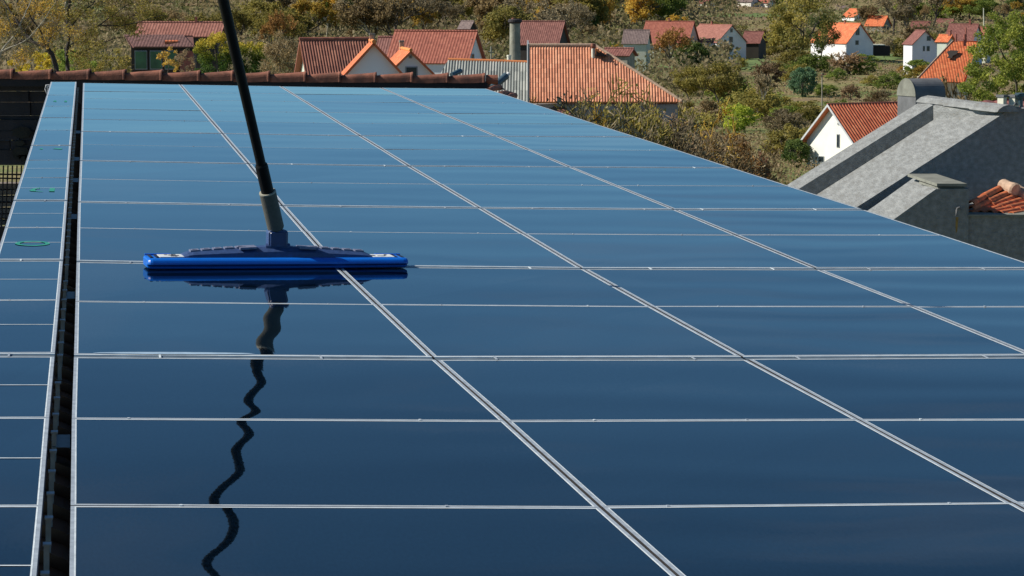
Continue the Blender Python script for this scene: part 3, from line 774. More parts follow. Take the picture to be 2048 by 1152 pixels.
def house(name, label, cat, apex, Y, th, gw, ed, rdx, roofm, wallm, base=None, wins=(), chim=(), over=.35, sidewins=(), corr=False, ridgem=None, frontwall=None, vergem=None, endwins=()):
    """gabled house; apex = picture point of the gable's peak at distance Y; th = degrees the gable is turned from the viewer;
    gw, ed = picture width and drop of the gable; rdx = picture run of the ridge"""
    A = P(apex[0], apex[1], Y); k = Y / F; t = R(th)
    n = V((math.sin(t), -math.cos(t), 0)); e = V((math.cos(t), math.sin(t), 0))       # gable normal, gable width direction
    Wd = gw * k / math.cos(t); L = abs(rdx) * k / abs(math.sin(t)); hr = ed * k
    gz = min(terr(A.x, A.y), terr(A.x - n.x * L, A.y - n.y * L)) - 1.0
    if base: gz = min(gz, P(apex[0], base, Y).z)
    root = thing(name, label, cat, (A - n * L / 2 - V((0, 0, A.z - gz))))
    Z = V((0, 0, 1)); hw = Wd / 2
    An = A - n * 0.0
    eL, eR = A - e * hw - Z * hr, A + e * hw - Z * hr
    w = MB(); up = Z * -.12
    gl, gr = eL + e * .25, eR - e * .25
    drop = hr * (.25 / hw)
    gable = [V((gl.x, gl.y, gz)), V((gr.x, gr.y, gz)), gr + Z * (drop - .14), A - Z * .14, gl + Z * (drop - .14)]
    gable = [p - n * over for p in gable]
    w.prism(gable, -n * max(.5, (L - 2 * over)))
    w.build('wall', wallm, root)
    r = MB(); F0 = A; B0 = A - n * L
    slope(r, [eL - n * L, eL, F0, B0] if False else [eL, eL - n * L, B0, F0], amp=(.045 if Y < 200 else .10) if corr else 0, samples=6 if corr else 1, pitch=(.16 if Y < 200 else .33) if corr else 1.2)
    slope(r, [eR - n * L, eR, F0, B0], amp=(.045 if Y < 200 else .10) if corr else 0, samples=6 if corr else 1, pitch=(.16 if Y < 200 else .33) if corr else 1.2)
    ro = r.build('roof', roofm, root)
    rg = MB(); rg.tube([F0 + n * .02 + Z * .02, B0 + Z * .02], .11, 8); sub(rg, 'ridge', ridgem or roofm, ro, root)
    if vergem:
        for E in (eL, eR):
            v = MB(); d = (E - A); v.prism([A + Z * .05 + n * .03, E + Z * .05 + n * .03, E - Z * .20 + n * .03, A - Z * .20 + n * .03], -n * .06); sub(v, 'verge_board', vergem, ro, root)
    def win(cpt, ex, nn, ww, wh, pm='pane'):
        fr = MB(); fr.cbox(cpt + nn * .015, ex * (ww + .14), nn * .08, Z * (wh + .14)); fo = fr.build('window', M['frame'], root)
        pn = MB()
        if ww > .8:
            pn.cbox(cpt + ex * ww * .26 + nn * .045, ex * ww * .44, nn * .04, Z * wh); pn.cbox(cpt - ex * ww * .26 + nn * .045, ex * ww * .44, nn * .04, Z * wh)
        else: pn.cbox(cpt + nn * .045, ex * ww, nn * .04, Z * wh)
        sub(pn, 'pane', M[pm], fo, root)
    for (dx, dy, ww, wh) in wins:
        win(A - n * over + e * (dx * k / math.cos(t)) - Z * (dy * k), e, n, ww * k / math.cos(t), wh * k)
    sg = -1 if th > 0 else 1   # the long side that is in view
    for (f, dy, ww, wh) in sidewins:
        win(A + e * sg * (hw - .25) - n * (over + (L - 2 * over) * f) - Z * (dy * k), n, e * sg, ww, wh * k, )
    for (f, wpx, hpx, up_) in chim:
        c = A - n * (L * f); ww = wpx * k; ch = MB()
        ch.cbox(c + Z * (up_ * k / 2 - .3), e * ww, n * ww, Z * (up_ * k + .6 + hpx * 0)); co = ch.build('chimney', M['brick'] if hpx == 0 else M['palecl'], root); co.parent = ro
        cp = MB(); cp.cbox(c + Z * (up_ * k + .05), e * ww * 1.25, n * ww * 1.25, Z * .12); o_ = cp.build('chimney_cap', M['stack'] if hpx else M['brick'], root); o_.parent = ro
    xs = [proj(p)[0] for p in (A, eL, eR, B0, eL - n * L, eR - n * L)]; ys_ = [proj(p)[1] for p in (A, B0, eL, eR)]
    HOUSEBOX.append((min(xs), max(xs), min(ys_) - 2, (base or max(ys_) + 25), Y))
    return root

# ---- near houses behind the ridge
house('house', 'brick red pantile roof with ivy covered left gable, directly behind the ridge tiles', 'house', (599, 79), 172, -76, 34, 72, 139, M['tilestripe'], M['palegreen'], corr=True, chim=())
house('house', 'white shaded gable with sunlit orange roof edge, cut off by the ridge tiles', 'house', (748, 84), 158, 6, 122, 66, -13, M['tileorange'], M['white'], chim=[(.55, 9, 1, 12)], over=.3, ridgem=M['mortar'])
house('house', 'white gable with one small two pane window above the ridge tiles', 'house', (822, 101), 182, 9, 118, 58, -27, M['tileorange'], M['white'], wins=[(2, 43, 20, 17), (0, 13, 1.5, 1.5)], chim=[(.9, 8, 1, 13)], ridgem=M['mortar'])
house('house', 'long steep red tiled roof with shaded white gable at its right end', 'house', (955, 62.5), 300, 76, 36, 62, -167, M['tilered'], M['white'], wins=[(-3, 22, 3, 12), (-3, 50, 4, 8)], ridgem=M['tilered'], sidewins=())
house('house', 'small faded red roof between the two chimneys behind the ridge tiles', 'house', (788, 74), 330, 72, 16, 34, -32, M['tilebrown'], M['palegreen'])
house('shed', 'mossy roofed shed half hidden by trees right of the golden tree', 'shed', (948, 42), 560, 60, 16, 16, -26, M['tilegrey'], M['darkwall'])
# long low house at the left
H1 = house('house', 'long low house with two stepped red roofs behind the tree at the far left', 'house', (450, 45), 300, 84, 10, 27, -176, M['tiledull'], M['darkwall'], chim=[(.33, 4, 0, 9)])
t = thing('house', 'dark glazed garden wing with brown roof below the long red roof at far left', 'house', P(320, 140, 285) )
m = MB(); slope(m, [P(262, 93, 283), P(388, 93, 283), P(386, 71, 287), P(248, 69, 287)], amp=0, samples=1, pitch=1.2); wr = m.build('roof', M['tilewing'], t)
m = MB(); m.cbox(P(343, 84, 284.2), (1.2, .6, 0), (0, .3, .1), (0, 0, .25)); sub(m, 'skylight', M['tileorange'], wr, t)
m = MB(); a = P(262, 94, 283.5); b = P(386, 94, 283.5); m.box((a.x, a.y, a.z - 8), (b.x - a.x, 0, 0), (0, 3, 0), (0, 0, 8)); m.build('wall', M['darkwall'], t)
for i, x in enumerate((282, 312, 342)):
    m = MB(); m.cbox(P(x, 120, 283.4), (25 * 283 / F, 0, 0), (0, .1, 0), (0, 0, 38 * 283 / F)); wo = m.build('window', M['frame'], t)
    m = MB(); m.cbox(P(x, 120, 283.35), (22 * 283 / F, 0, 0), (0, .1, 0), (0, 0, 34 * 283 / F)); sub(m, 'pane', M['greenpane'], wo, t)
m = MB(); m.box(P(360, 150, 283), (27 * 283 / F, 0, 0), (0, .3, 0), (0, 0, 48 * 283 / F)); m.build('end_wall', M['brick'], t)
HOUSEBOX.append((262, 388, 68, 145, 283))
# grey corrugated roof with orange ridge
t = thing('outbuilding', 'grey corrugated roof with bright orange ridge, between the ridge tiles and the big orange roof', 'outbuilding', P(970, 260, 118))
m = MB(); slope(m, [P(845, 215, 112), P(1058, 221, 112), P(1054, 124, 118), P(897, 119, 118)], pitch=.11, amp=.045, samples=6, thick=.05)
m.build('roof', M['corrug'], t)
m = MB(); m.tube([P(896, 120.5, 117.9), P(975, 123, 117.9), P(1054, 126, 117.9)], .10, 10); m.build('ridge', M['orangemetal'], t, smooth=40)
m = MB(); a = P(860, 215, 113.5); m.box((a.x, a.y, terr(0, 113) - 1), (P(1052, 215, 113.5).x - a.x, 0, 0), (0, 6, 0), (0, 0, a.z - terr(0, 113) + 1.2)); m.build('wall', M['greywall'], t)
m = MB(); m.box(P(1055.5, 260, 112), (0, 6.2, 0), (.06, 0, 0), (0, 0, 3.2)); m.build('dark_gutter', M['frame'], t)
for x, y, h_, r_ in ((1018, 121, 8, .08),):
    m = MB(); m.tube([P(x, y, 119), P(x, y - h_, 119)], [r_, r_], 12); m.tube([P(x, y - h_, 119), P(x, y - h_ - 3, 119)], [r_ * 1.2, r_ * 1.1], 12); m.build('vent_pot', M['cream'], t, smooth=40)
HOUSEBOX.append((870, 1055, 118, 200, 118))
# the big hipped roof
YB = 170
t = thing('house', 'big weathered orange pantile roof sloping down to the right above bare shrubs', 'house', P(1200, 330, YB))
eave = [P(1056, 204, YB - 3.0), P(1364, 204, YB - 3.0)]
rl, rr = P(1056, 92, YB), P(1190, 92, YB)
m = MB(); slope(m, [eave[0], eave[1], rr, rl], pitch=.155, amp=.042, samples=8, thick=.12); ro = m.build('roof', M['tilebig'], t)
m = MB(); d = V((0, 6, 0))
m.poly([rl, rr, eave[1] + d * 1.1, eave[0] + d * 1.1], [(0, 0), (4, 0), (8, 4), (0, 4)]); m.poly([rr, eave[1], eave[1] + d * 1.1], [(0, 0), (4, 0), (8, 4)]); sub(m, 'rear_roof', M['tilebig'], ro, t)
for p0, p1, r_ in ((rl, rr, .10), (rr, eave[1], .085)):
    m = MB(); m.tube([p0 + V((0, 0, .05)), p1 + V((0, 0, .05))], r_, 8); sub(m, 'ridge', M['palecl'], ro, t)
m = MB(); m.tube([P(1186.5, 116, YB - .6), P(1186.5, 96, YB - .6)], [.11, .11], 14); co = sub(m, 'chimney', M['cream'], ro, t, smooth=40)
m = MB(); m.tube([P(1186.5, 97, YB - .6), P(1186.5, 92, YB - .6), P(1186.5, 87, YB - .6)], [.11, .16, .13], 14); sub(m, 'chimney_pot', M['tarp'] if False else M['ridge'], ro, t, smooth=40)
m = MB(); p = P(1195, 113, YB - .5); m.prism([P(1193, 112.5, YB - .9), P(1216, 113, YB - .9), P(1193, 97, YB - .9)], (0, .6, 0)); sub(m, 'dormer_cheek', M['darkwall'], ro, t)
m = MB(); m.tube([P(1191, 98, YB - 1), P(1200, 104, YB - 1)], .06, 6); sub(m, 'dormer_ridge', M['mortar'], ro, t)
m = MB(); a, b = P(1060, 205, YB - 2.7), P(1356, 205, YB - 2.7)
m.box((a.x, a.y, terr(5, YB) - 1.5), (b.x - a.x, 0, 0), (0, 6, 0), (0, 0, a.z - terr(5, YB) + 1.4)); m.build('wall', M['greywall'], t)
m = MB(); m.box(P(1114, 222, YB - 3.4), (.25, 0, 0), (0, .3, 0), (0, 0, .75)); m.build('chimney_stub', M['stack'], t)
HOUSEBOX.append((1056, 1362, 92, 215, YB))
t = thing('shed', 'low shed roof of old red tiles at the panel edge below the big orange roof', 'shed', P(1100, 330, 150))
m = MB(); slope(m, [P(1085, 232, 148), P(1165, 250, 148), P(1128, 215, 150), P(1108, 212, 150)], amp=0, samples=1, pitch=1); m.build('roof', M['tilebrown'], t)
m = MB(); a = P(1088, 228, 149); m.box((a.x, a.y, terr(2, 150) - 1), (1.8, 0, 0), (0, 3, 0), (0, 0, a.z - terr(2, 150) + .8)); m.build('wall', M['greywall'], t)
# tall round stack
t = thing('chimney_stack', 'tall round stone stack with dark cap left of the big orange roof', 'chimney', P(1030, 250, 135))
m = MB(); m.tube([P(1030, 400, 135), P(1030, 122, 135), P(1030, 45, 135)], [.27, .25, .235], 20); m.build('shaft', M['stack'], t, smooth=40)
m = MB(); m.tube([P(1030, 47, 135), P(1030, 44, 135), P(1030, 40, 135), P(1030, 38, 135)], [.24, .31, .31, .26], 20); m.build('cap', M['stackcap'], t, smooth=30)
m = MB(); m.tube([P(1027, 38, 135), P(1027, 35.5, 135)], [.10, .09], 10); m.build('pot', M['ridge'], t, smooth=40)
t = thing('aerial_post', 'thin pale post with a small cross bar right of the long red roof', 'post', P(982, 160, 210))
m = MB(); m.tube([P(982, 165, 210), P(982, 93, 210)], .05, 8); m.tube([P(977, 103, 210), P(988, 105, 210)], .045, 6); m.tube([P(978, 124, 210), P(994, 108, 210)], .04, 6); m.build('mast', M['stack'], t)

# ---- the village
house('house', 'dark brown tiled roof between the tall stack and a bush green tree', 'house', (1130, 43), 430, 74, 26, 46, -90, M['tilebrown'], M['darkwall'])
house('house', 'long red roof behind a brown tree, left of the white gabled house', 'house', (1389, 43), 640, 72, 32, 46, -96, M['tilered'], M['palegreen'], chim=[(.52, 3, 0, 6)])
t = house('house', 'low grey brown roof over a pale yellow wall, left of a long red roof', 'house', (1300, 60), 560, 80, 12, 27, -52, M['tilegrey'], M['cream'], base=99)
house('house', 'small brown roof with orange edge tucked behind the big orange roof', 'house', (1268, 97), 330, 66, 20, 14, -58, M['tilebrown'], M['stack'])
house('house', 'white gabled house with red roof and small grey windows on the green lawn', 'house', (1465, 50), 640, 33, 66, 35, -60, M['tiledull'], M['white'], base=117, wins=[(0, 11, 4, 6), (-1, 29, 6.5, 10), (-26, 29, 1.8, 3), (-28, 57, 4, 2)], chim=[(.62, 3, 0, 5)], sidewins=[(.62, 42, 1.4, 9), (.85, 42, .8, 9)])
house('house', 'low brown red roof with open dark side, right of the white gabled house', 'house', (1528, 63), 660, 74, 22, 23, -38, M['tilebrown'], M['darkwall'])
house('house', 'white house with vivid orange steep roof standing right of the big pine', 'house', (1722, 47), 640, 32, 62, 40, -64, M['tileorange'], M['white'], base=108, wins=[(-5, 16, 7, 13), (-6, 38, 6, 8)], chim=[(.42, 3, 0, 4)])
t = thing('shed', 'dark open shed beside the white house with vivid orange roof', 'shed', P(1762, 112, 645))
m = MB(); m.box(P(1747, 112, 645), (33 * 645 / F, 0, 0), (0, 4, 0), (0, 0, 20 * 645 / F)); m.build('wall', M['darkwall'], t)
m = MB(); m.box(P(1744, 91, 644.6), (26 * 645 / F, 0, 0), (0, 4.8, 0), (0, 0, .2)); m.build('roof', M['cream'], t)
house('house', 'grey brown roofed house with pale wall behind the two windowed white gable', 'house', (1700, 12), 900, 70, 22, 22, -26, M['tilegrey'], M['white'], base=42)
house('house', 'white gable with orange roof and two small windows above the vivid orange roof', 'house', (1727, 18), 830, 34, 38, 16, -24, M['tileorange'], M['white'], base=46, wins=[(-6, 16, 2.5, 6), (2, 16, 3, 7), (2, 4, 2.5, 2.5)])
house('house', 'orange roof right of and below the two windowed white gable', 'house', (1776, 32), 780, 60, 24, 20, -36, M['tileorange'], M['stack'], base=62)
house('house', 'faded pink roof at the top edge of the picture above the grey brown roof', 'house', (1712, -8), 1000, 68, 14, 16, -22, M['tileorange'], M['cream'])
house('house', 'faded red roof at the top edge of the picture beside the white birch trunk', 'house', (1758, -4), 980, 68, 14, 14, -30, M['tilered'], M['cream'])
house('house', 'faded brown red roof seen through the dark bare trees', 'house', (1862, 43), 800, 72, 16, 16, -38, M['tilebrown'], M['cream'], base=66)
house('house', 'brown red roof with pale wall patch under the golden green tree', 'house', (1908, 38), 820, 72, 18, 17, -36, M['tilebrown'], M['cream'], base=66)
house('house', 'white gable with dark roof edges below the brown red roofs', 'house', (1852, 61), 560, 22, 58, 28, -16, M['tilebrown'], M['white'], base=114, wins=[(8, 16, 7, 8), (-2, 36, 3, 9), (7, 36, 5, 9)])
house('house', 'broad dark red roof behind the orange roof with a hole', 'house', (1958, 48), 620, 66, 34, 34, -56, M['tilebrown'], M['white'], chim=[(.3, 4, 0, 8)])
house('house', 'small red roof at the far right beside the yellow green tree', 'house', (1980, 54), 640, 60, 16, 16, -22, M['tilered'], M['cream'])
house('house', 'little orange roof peak just left of the orange roof with a hole', 'house', (1905, 70), 470, 50, 22, 14, -24, M['tileorange'], M['palegreen'], chim=[(.2, 5, 0, 8)])
t = thing('house', 'orange roof with a dark hole and two slim chimneys, partly behind the yellow green tree', 'house', P(1900, 260, 330))
q_ = [P(1832, 160, 322), P(1930, 165, 322), P(1956, 82, 330), P(1905, 82, 330)]
m = MB(); slope(m, [q_[0], q_[1], q_[2], q_[3]], amp=0, samples=1, pitch=1.2); ro = m.build('roof', M['tileorange'], t)
m = MB(); m.tube([q_[0], q_[3]], .08, 6); sub(m, 'verge', M['palecl'], ro, t)
m = MB(); hx = [(1893, 105), (1901, 102), (1917, 103), (1912, 110), (1905, 113), (1903, 118), (1894, 117), (1897, 112)]
nn_ = V((0, -.72, .69))
m.prism([P(x, y, 322 + 8 * (160 - y) / 78) + V((0, -.25, .1)) for x, y in hx], (0, .1, -.04)); sub(m, 'hole', M['darkwall'], ro, t)
for x, y0, y1, r_ in ((1929.5, 92, 68, .14), (1932, 86, 55, .08), (1912, 84, 68, .12)):
    m = MB(); m.tube([P(x, y0, 328), P(x, y1, 328)], [r_, r_], 8); sub(m, 'chimney', M['brick'], ro, t)
m = MB(); a = P(1850, 160, 324); m.box((a.x, a.y, terr(40, 324) - 1), (4.6, 0, 0), (0, 6, 0), (0, 0, a.z - terr(40, 324) + 1.2)); m.build('wall', M['cream'], t)
HOUSEBOX.append((1860, 1956, 82, 130, 326))
for (ax, ay, g, rd, ro_, lab) in ((1424, -3, 20, -20, 'tilebrown', 'bluish white house at the top edge above the white gabled house'), (1512, -6, 20, -30, 'tilegrey', 'cream house at the top edge left of the yellow green treetops'), (1544, -4, 18, -24, 'tilered', 'long cream cottage at the top edge right of the cream house')):
    house('house', lab, 'house', (ax, ay), 900, 50, g, 10, rd, M[ro_], M['whitewarm'], base=14)
# right-hand white gable house with overhanging roof
house('house', 'sunlit white gable with slit window and orange pantile roof beside the concrete slopes', 'house', (1655, 209), 280, -62, 92, 78, 152, M['tilegable'], M['whitewarm'], base=420, wins=[(10, 72, 3.5, 24), (10, 38, 1.5, 1.5), (-18, 112, 8, 10)], over=.6, corr=True, vergem=M['verge'], ridgem=M['brick'])
# garden bits
t = thing('utility_pole', 'slender pale wooden pole with small cross arm below the big pine', 'pole', G(1644, 238))
gp = G(1644, 238); m = MB(); m.tube([gp, P(1644, 146, gp.y)], [.10, .07], 8); m.build('post', M['palebark'], t)
m = MB(); m.tube([P(1638, 150, gp.y), P(1652, 149, gp.y)], .07, 6); m.build('cross_arm', M['brick'], t)
t = thing('white_post', 'tall thin white post beside the far right red roof', 'post', G(1968, 70))
gp = G(1968, 70); m = MB(); m.tube([gp, P(1967, 16, gp.y)], [.16, .10], 8); m.build('post', M['cream'], t)

# ------------------------------------------------------------------ concrete roof with parapets on the right
Y0, Y1, Y2 = 50.0, 54.6, 56.2
t = thing('concrete_gable', 'weathered grey concrete gable with raised back parapet and lit sloping top', 'building', P(1900, 560, Y0))
m = MB(); m.prism([P(1540, 525, Y0), P(1717, 412, Y0), P(2010, 225, Y0), P(2018, 212, Y0), P(2040, 214, Y0), P(2190, 330, Y0), V((P(2190, 330, Y0).x, Y0, 8.5)), V((P(1540, 525, Y0).x, Y0, 8.5))], V((0, Y1 - Y0 + 1.6, 0)) + (P(1717, 412, Y0) - P(2010, 225, Y0)).normalized() * .6); m.build('gable_wall', M['concrete'], t)
m = MB(); m.prism([P(1480, 451.2, Y1), P(1866, 210, Y1), P(1869, 262, Y1), V((P(1869, 262, Y1).x, Y1, 8.5)), V((P(1480, 451.2, Y1).x, Y1, 8.5))], (0, Y2 - Y1, 0)); m.build('back_parapet', M['concrete'], t)
m = MB(); m.prism([P(1866, 211, Y1 + .02), P(1866, 244, Y1 + .02), P(2004, 235, Y0 + .2), P(2006, 226, Y0 + .2)], (.25, .02, .06)); m.build('upstand', M['concrete'], t)
m = MB(); rings = []
for tt in [0, .02, .3, .33, .62, .65, .97, 1]:
    cpt = P(2017, 219, Y0 - .12).lerp(P(1851, 200, Y2 + .1), tt); js = r3.uniform(-.008, .008); sc = .9 if tt in (0, 1, .33, .65) else 1
    rings.append([cpt + V((x * sc, 0, z * sc + js)) for x, z in ((-.20, -.045), (-.18, -.005), (-.10, .055), (.0, .085), (.10, .07), (.18, .0), (.20, -.05))])
m.loft(rings); m.build('ridge_coping', M['concrete'], t)
m = MB(); m.prism([P(1858, 212, Y1 + .3), P(1862, 219, Y1 + .3), P(2012, 228, Y0 + .02), P(2010, 222, Y0 + .02)], (.12, .05, -.01)); m.build('coping_edge', M['copingstone'], t)
# small block with slab in front
YK = 47.0
t = thing('concrete_block', 'low concrete block with flat stone slab on top, right of the panel edge', 'building', P(1850, 560, YK))
m = MB(); m.prism([P(1640, 536, YK), P(1790, 437, YK), P(1872, 378, YK), P(1938, 378, YK), V((P(1938, 378, YK).x, YK, 8.5)), V((P(1640, 536, YK).x, YK, 8.5))], (0, 2.6, 0)); m.build('wall', M['concrete'], t)
m = MB(); a = P(1876, 379, YK + .06); m.box(a, (.43, 0, 0), (-.12, 1.3, 0), (0, 0, .035)); m.build('slab_base', M['copingstone'], t)
m = MB(); a = P(1874, 373, YK - .02); m.box(a, (.47, 0, 0), (-.16, 2.3, 0), (0, 0, .045)); m.build('stone_slab', M['copingstone'], t)
m = MB(); c = P(1913, 432, YK - .05); m.tube([c, c + V((0, 0, .09)), c + V((.015, 0, .125)), c + V((.045, 0, .135)), c + V((.07, 0, .12)), c + V((.075, 0, .09))], .016, 10); m.build('overflow_pipe', M['lead'], t, smooth=50)
m = MB(); m.prism([P(1911.5, 434, YK - .002), P(1917, 434, YK - .002), P(1914.5, 462, YK - .002), P(1911.5, 467, YK - .002), P(1911, 452, YK - .002)], (0, .004, 0)); m.build('rust_stain', M['rust'], t)
t = thing('concrete_wall', 'rough dark concrete wall with pale coping under the orange barrel tiles', 'wall', P(2000, 560, YK))
m = MB(); a = P(1935, 433, YK + .03); m.box((a.x, a.y, 8.5), (1.6, 0, 0), (0, 3, 0), (0, 0, a.z - 8.5)); m.build('wall', M['concrete'], t)
m = MB(); a = P(1937, 433, YK - .02); m.box(a, (1.6, 0, 0), (0, 1.6, 0), (0, 0, .03)); m.build('coping', M['copingstone'], t)
# barrel tiles
t = thing('barrel_tile_roof', 'corner of an orange barrel tile roof with pale lichen covered ridge tiles', 'roof', P(2000, 430, 48))
tiles = [((1941, 406), (1999, 374)), ((1941, 416), (2018, 383)), ((1942, 426), (2030, 391)), ((1962, 425), (2044, 397)), ((1980, 424), (2062, 403)), ((2000, 426), (2078, 408)), ((2022, 428), (2094, 414))]
for i, ((x0, y0), (x1, y1)) in enumerate(tiles):
    m = MB(); p0 = P(x0, y0 + 4, 47.6 - i * .06); p1 = P(x1, y1 + 4, 48.8 - i * .06); rings = []
    d = (p1 - p0).normalized(); sd_ = d.cross(V((0, 0, 1))).normalized(); un = sd_.cross(d)
    for f, rr_ in ((0, .072), (.45, .060), (.451, .074), (1, .062)):
        c = p0.lerp(p1, f); rings.append([c + sd_ * math.cos(a) * rr_ + un * math.sin(a) * rr_ for a in [math.pi * k / 10 for k in range(11)]] + [c + sd_ * math.cos(a) * rr_ * .78 + un * math.sin(a) * rr_ * .78 for a in [math.pi * k / 10 for k in range(10, -1, -1)]])
    m.loft(rings); m.build('barrel_tile', M['terracotta'], t, smooth=40)
m = MB(); m.poly([P(1942, 428, 47.55), P(2100, 436, 47.2), P(2100, 404, 48.9), P(2000, 378, 48.9)]); m.build('tile_bed', M['board'], t)
for (x0, y0, x1, y1) in ((2003, 367, 2032, 379), (2026, 374, 2056, 392), (2050, 386, 2090, 406)):
    m = MB(); p0 = P(x0, y0 + 2, 48.9); p1 = P(x1, y1 + 2, 48.6); m.tube([p0, p0.lerp(p1, .1), p0.lerp(p1, .5), p0.lerp(p1, .9), p1], [.085, .105, .10, .115, .10], 14); m.build('ridge_tile', M['palecl'], t, smooth=50)
# half-barrel vent cowl
YC = 58.5
t = thing('vent_cowl', 'dark grey half barrel metal cowl standing behind the concrete parapet', 'vent cowl', P(1835, 260, YC))
ax = V((math.cos(R(24)), math.sin(R(24)), 0)); sdv = V((-math.sin(R(24)), math.cos(R(24)), 0)); c = P(1813, 190, YC); rad = .34; Lc = .68; prof_ = []
c = c + V((0, 0, -.02))
prof_ = [(rad * math.cos(a), rad * math.sin(a)) for a in [math.pi * k / 20 for k in range(21)]]
m = MB(); m.loft([[c + ax * x + sdv * a + V((0, 0, b)) for a, b in prof_] for x in (0, Lc)]); m.build('barrel', M['lead'], t, smooth=40)
m = MB(); m.box(c - sdv * rad * .985 + ax * .004 + V((0, 0, 8.5 - c.z)), ax * (Lc - .008), sdv * rad * 1.97, (0, 0, c.z - 8.5)); m.build('cowl_base', M['lead'], t)
m = MB(); m.loft([[c + ax * x + sdv * a * 1.02 + V((0, 0, b * 1.02 )) for a, b in prof_] for x in (-.012, .0)]); m.build('end_plate', M['copingstone'], t)
# cream chimney pots and red roof at the right edge
t = thing('chimney_block', 'cream double chimney block with grey caps at the right edge, above the concrete ridge', 'chimney', P(2018, 230, 60))
for x, wd in ((2004, 13), (2028, 17)):
    m = MB(); m.cbox(P(x, 212, 60), (wd * .0062, wd * .0055, 0), (-.10, .11, 0), (0, 0, .36)); ch = m.build('flue', M['cream'], t)
    m = MB(); m.cbox(P(x, 192, 60), (wd * .0078, wd * .007, 0), (-.13, .14, 0), (0, 0, .05)); sub(m, 'flue_cap', M['lead'], ch, t)
m = MB(); a = P(1992, 217, 60.1); m.box((a.x, a.y, 8.5), (.62, 0, 0), (0, .5, 0), (0, 0, a.z - 8.5)); m.build('stack_wall', M['greywall'], t)
m = MB(); m.tube([P(2027, 212, 59.88), P(2031, 206, 59.88), P(2035, 210, 59.88)], .02, 8); m.build('elbow_pipe', M['lead'], t, smooth=50)
m = MB(); m.tube([P(2043, 215, 59.9), P(2041, 200, 59.9), P(2040, 192, 59.9), P(2040, 186, 59.9)], [.03, .05, .10, .11], 12); m.build('cowl', M['tarp'], t, smooth=40)
t = thing('tiled_roof', 'dark red tiled ridge showing behind the cream chimney block', 'roof', P(2000, 230, 64))
m = MB(); slope(m, [P(1950, 232, 62), P(2120, 236, 62), P(2120, 186, 66), P(1962, 203, 66)], amp=.04, samples=4, pitch=.25); m.build('roof', M['tilebrown'], t)
m = MB(); a = P(1965, 232, 63); m.box((a.x, a.y, 8), (3, 0, 0), (0, 3, 0), (0, 0, a.z - 8.2)); m.build('wall', M['greywall'], t)
HOUSEBOX.append((1790, 2048, 155, 430, 50))

# ------------------------------------------------------------------ trees and shrubs
def rnd_unit(n): 
    v = NR.normal(size=(n, 3)); return v / np.linalg.norm(v, axis=1, keepdims=True)
def cards(cent, size, flat=.5, col=None, aspect=1.0):
    """one small four-sided leaf clump per centre; returns vertex array and colour value per face"""
    n = len(cent); a = rnd_unit(n); b = rnd_unit(n); b -= a * (a * b).sum(1)[:, None]; b /= np.linalg.norm(b, axis=1)[:, None] + 1e-9
    s = size * NR.uniform(.6, 1.3, n)[:, None]; a = a * s * aspect; b = b * s
    j = NR.uniform(.6, 1.2, (4, n, 1))
    vs = np.stack([cent - a * j[0] - b * .5, cent + b * j[1] - a * .3, cent + a * j[2] + b * .4, cent - b * j[3] + a * .3], 1)
    return vs.reshape(-1, 3)
def mesh_np(name, vs, k, colv, mat):
    n = len(vs) // k; me = bpy.data.meshes.new(name)
    me.vertices.add(len(vs)); me.vertices.foreach_set('co', vs.astype(np.float32).ravel())
    me.loops.add(len(vs)); me.loops.foreach_set('vertex_index', np.arange(len(vs), dtype=np.int32))
    me.polygons.add(n); me.polygons.foreach_set('loop_start', np.arange(0, len(vs), k, dtype=np.int32))
    try: me.polygons.foreach_set('loop_total', np.full(n, k, dtype=np.int32))
    except Exception: pass
    ul = me.uv_layers.new(name='UVMap'); uv = np.zeros((n, k, 2), np.float32); uv[:, :, 0] = np.clip(colv, .01, .99)[:, None]; uv[:, :, 1] = .5
    ul.data.foreach_set('uv', uv.ravel()); me.update(calc_edges=True); me.materials.append(mat)
    return me
def grow(seed, levels, kids, spread, shrink, l0, r0, up=.25, start=(0, 0, 0), lean=(0, 0, 1), tw=.0035):
    rr = random.Random(seed); segs = []
    def rec(p, d, L, r, lev):
        q = p; n = 3 if lev < 2 else 2; dd = d.copy()
        for i in range(n):
            dd = (dd + V((rr.gauss(0, .16), rr.gauss(0, .16), rr.gauss(0, .1) + up * .12))).normalized(); p2 = q + dd * (L / n)
            ra = r * (1 - .35 * i / n); rb = r * (1 - .35 * (i + 1) / n); segs.append((q, p2, max(ra, tw), max(rb, tw * .6), lev)); 
            if lev >= 1 and lev < levels and i == 0 and rr.random() < .6: child(p2, dd, L * .7, r * .45, lev + 1)
            q = p2
        if lev < levels:
            for _ in range(kids if lev else kids + 1): child(q, dd, L * shrink * rr.uniform(.75, 1.15), r * .58, lev + 1)
    def child(p, d, L, r, lev):
        ax = d.orthogonal().normalized(); ax.rotate(Matrix.Rotation(rr.uniform(0, 2 * math.pi), 3, d)); nd = (d + ax * spread * rr.uniform(.6, 1.3) + V((0, 0, up * .6))).normalized()
        rec(p, nd, L, r, lev)
    rec(V(start), V(lean).normalized(), l0, r0, 0)
    return segs
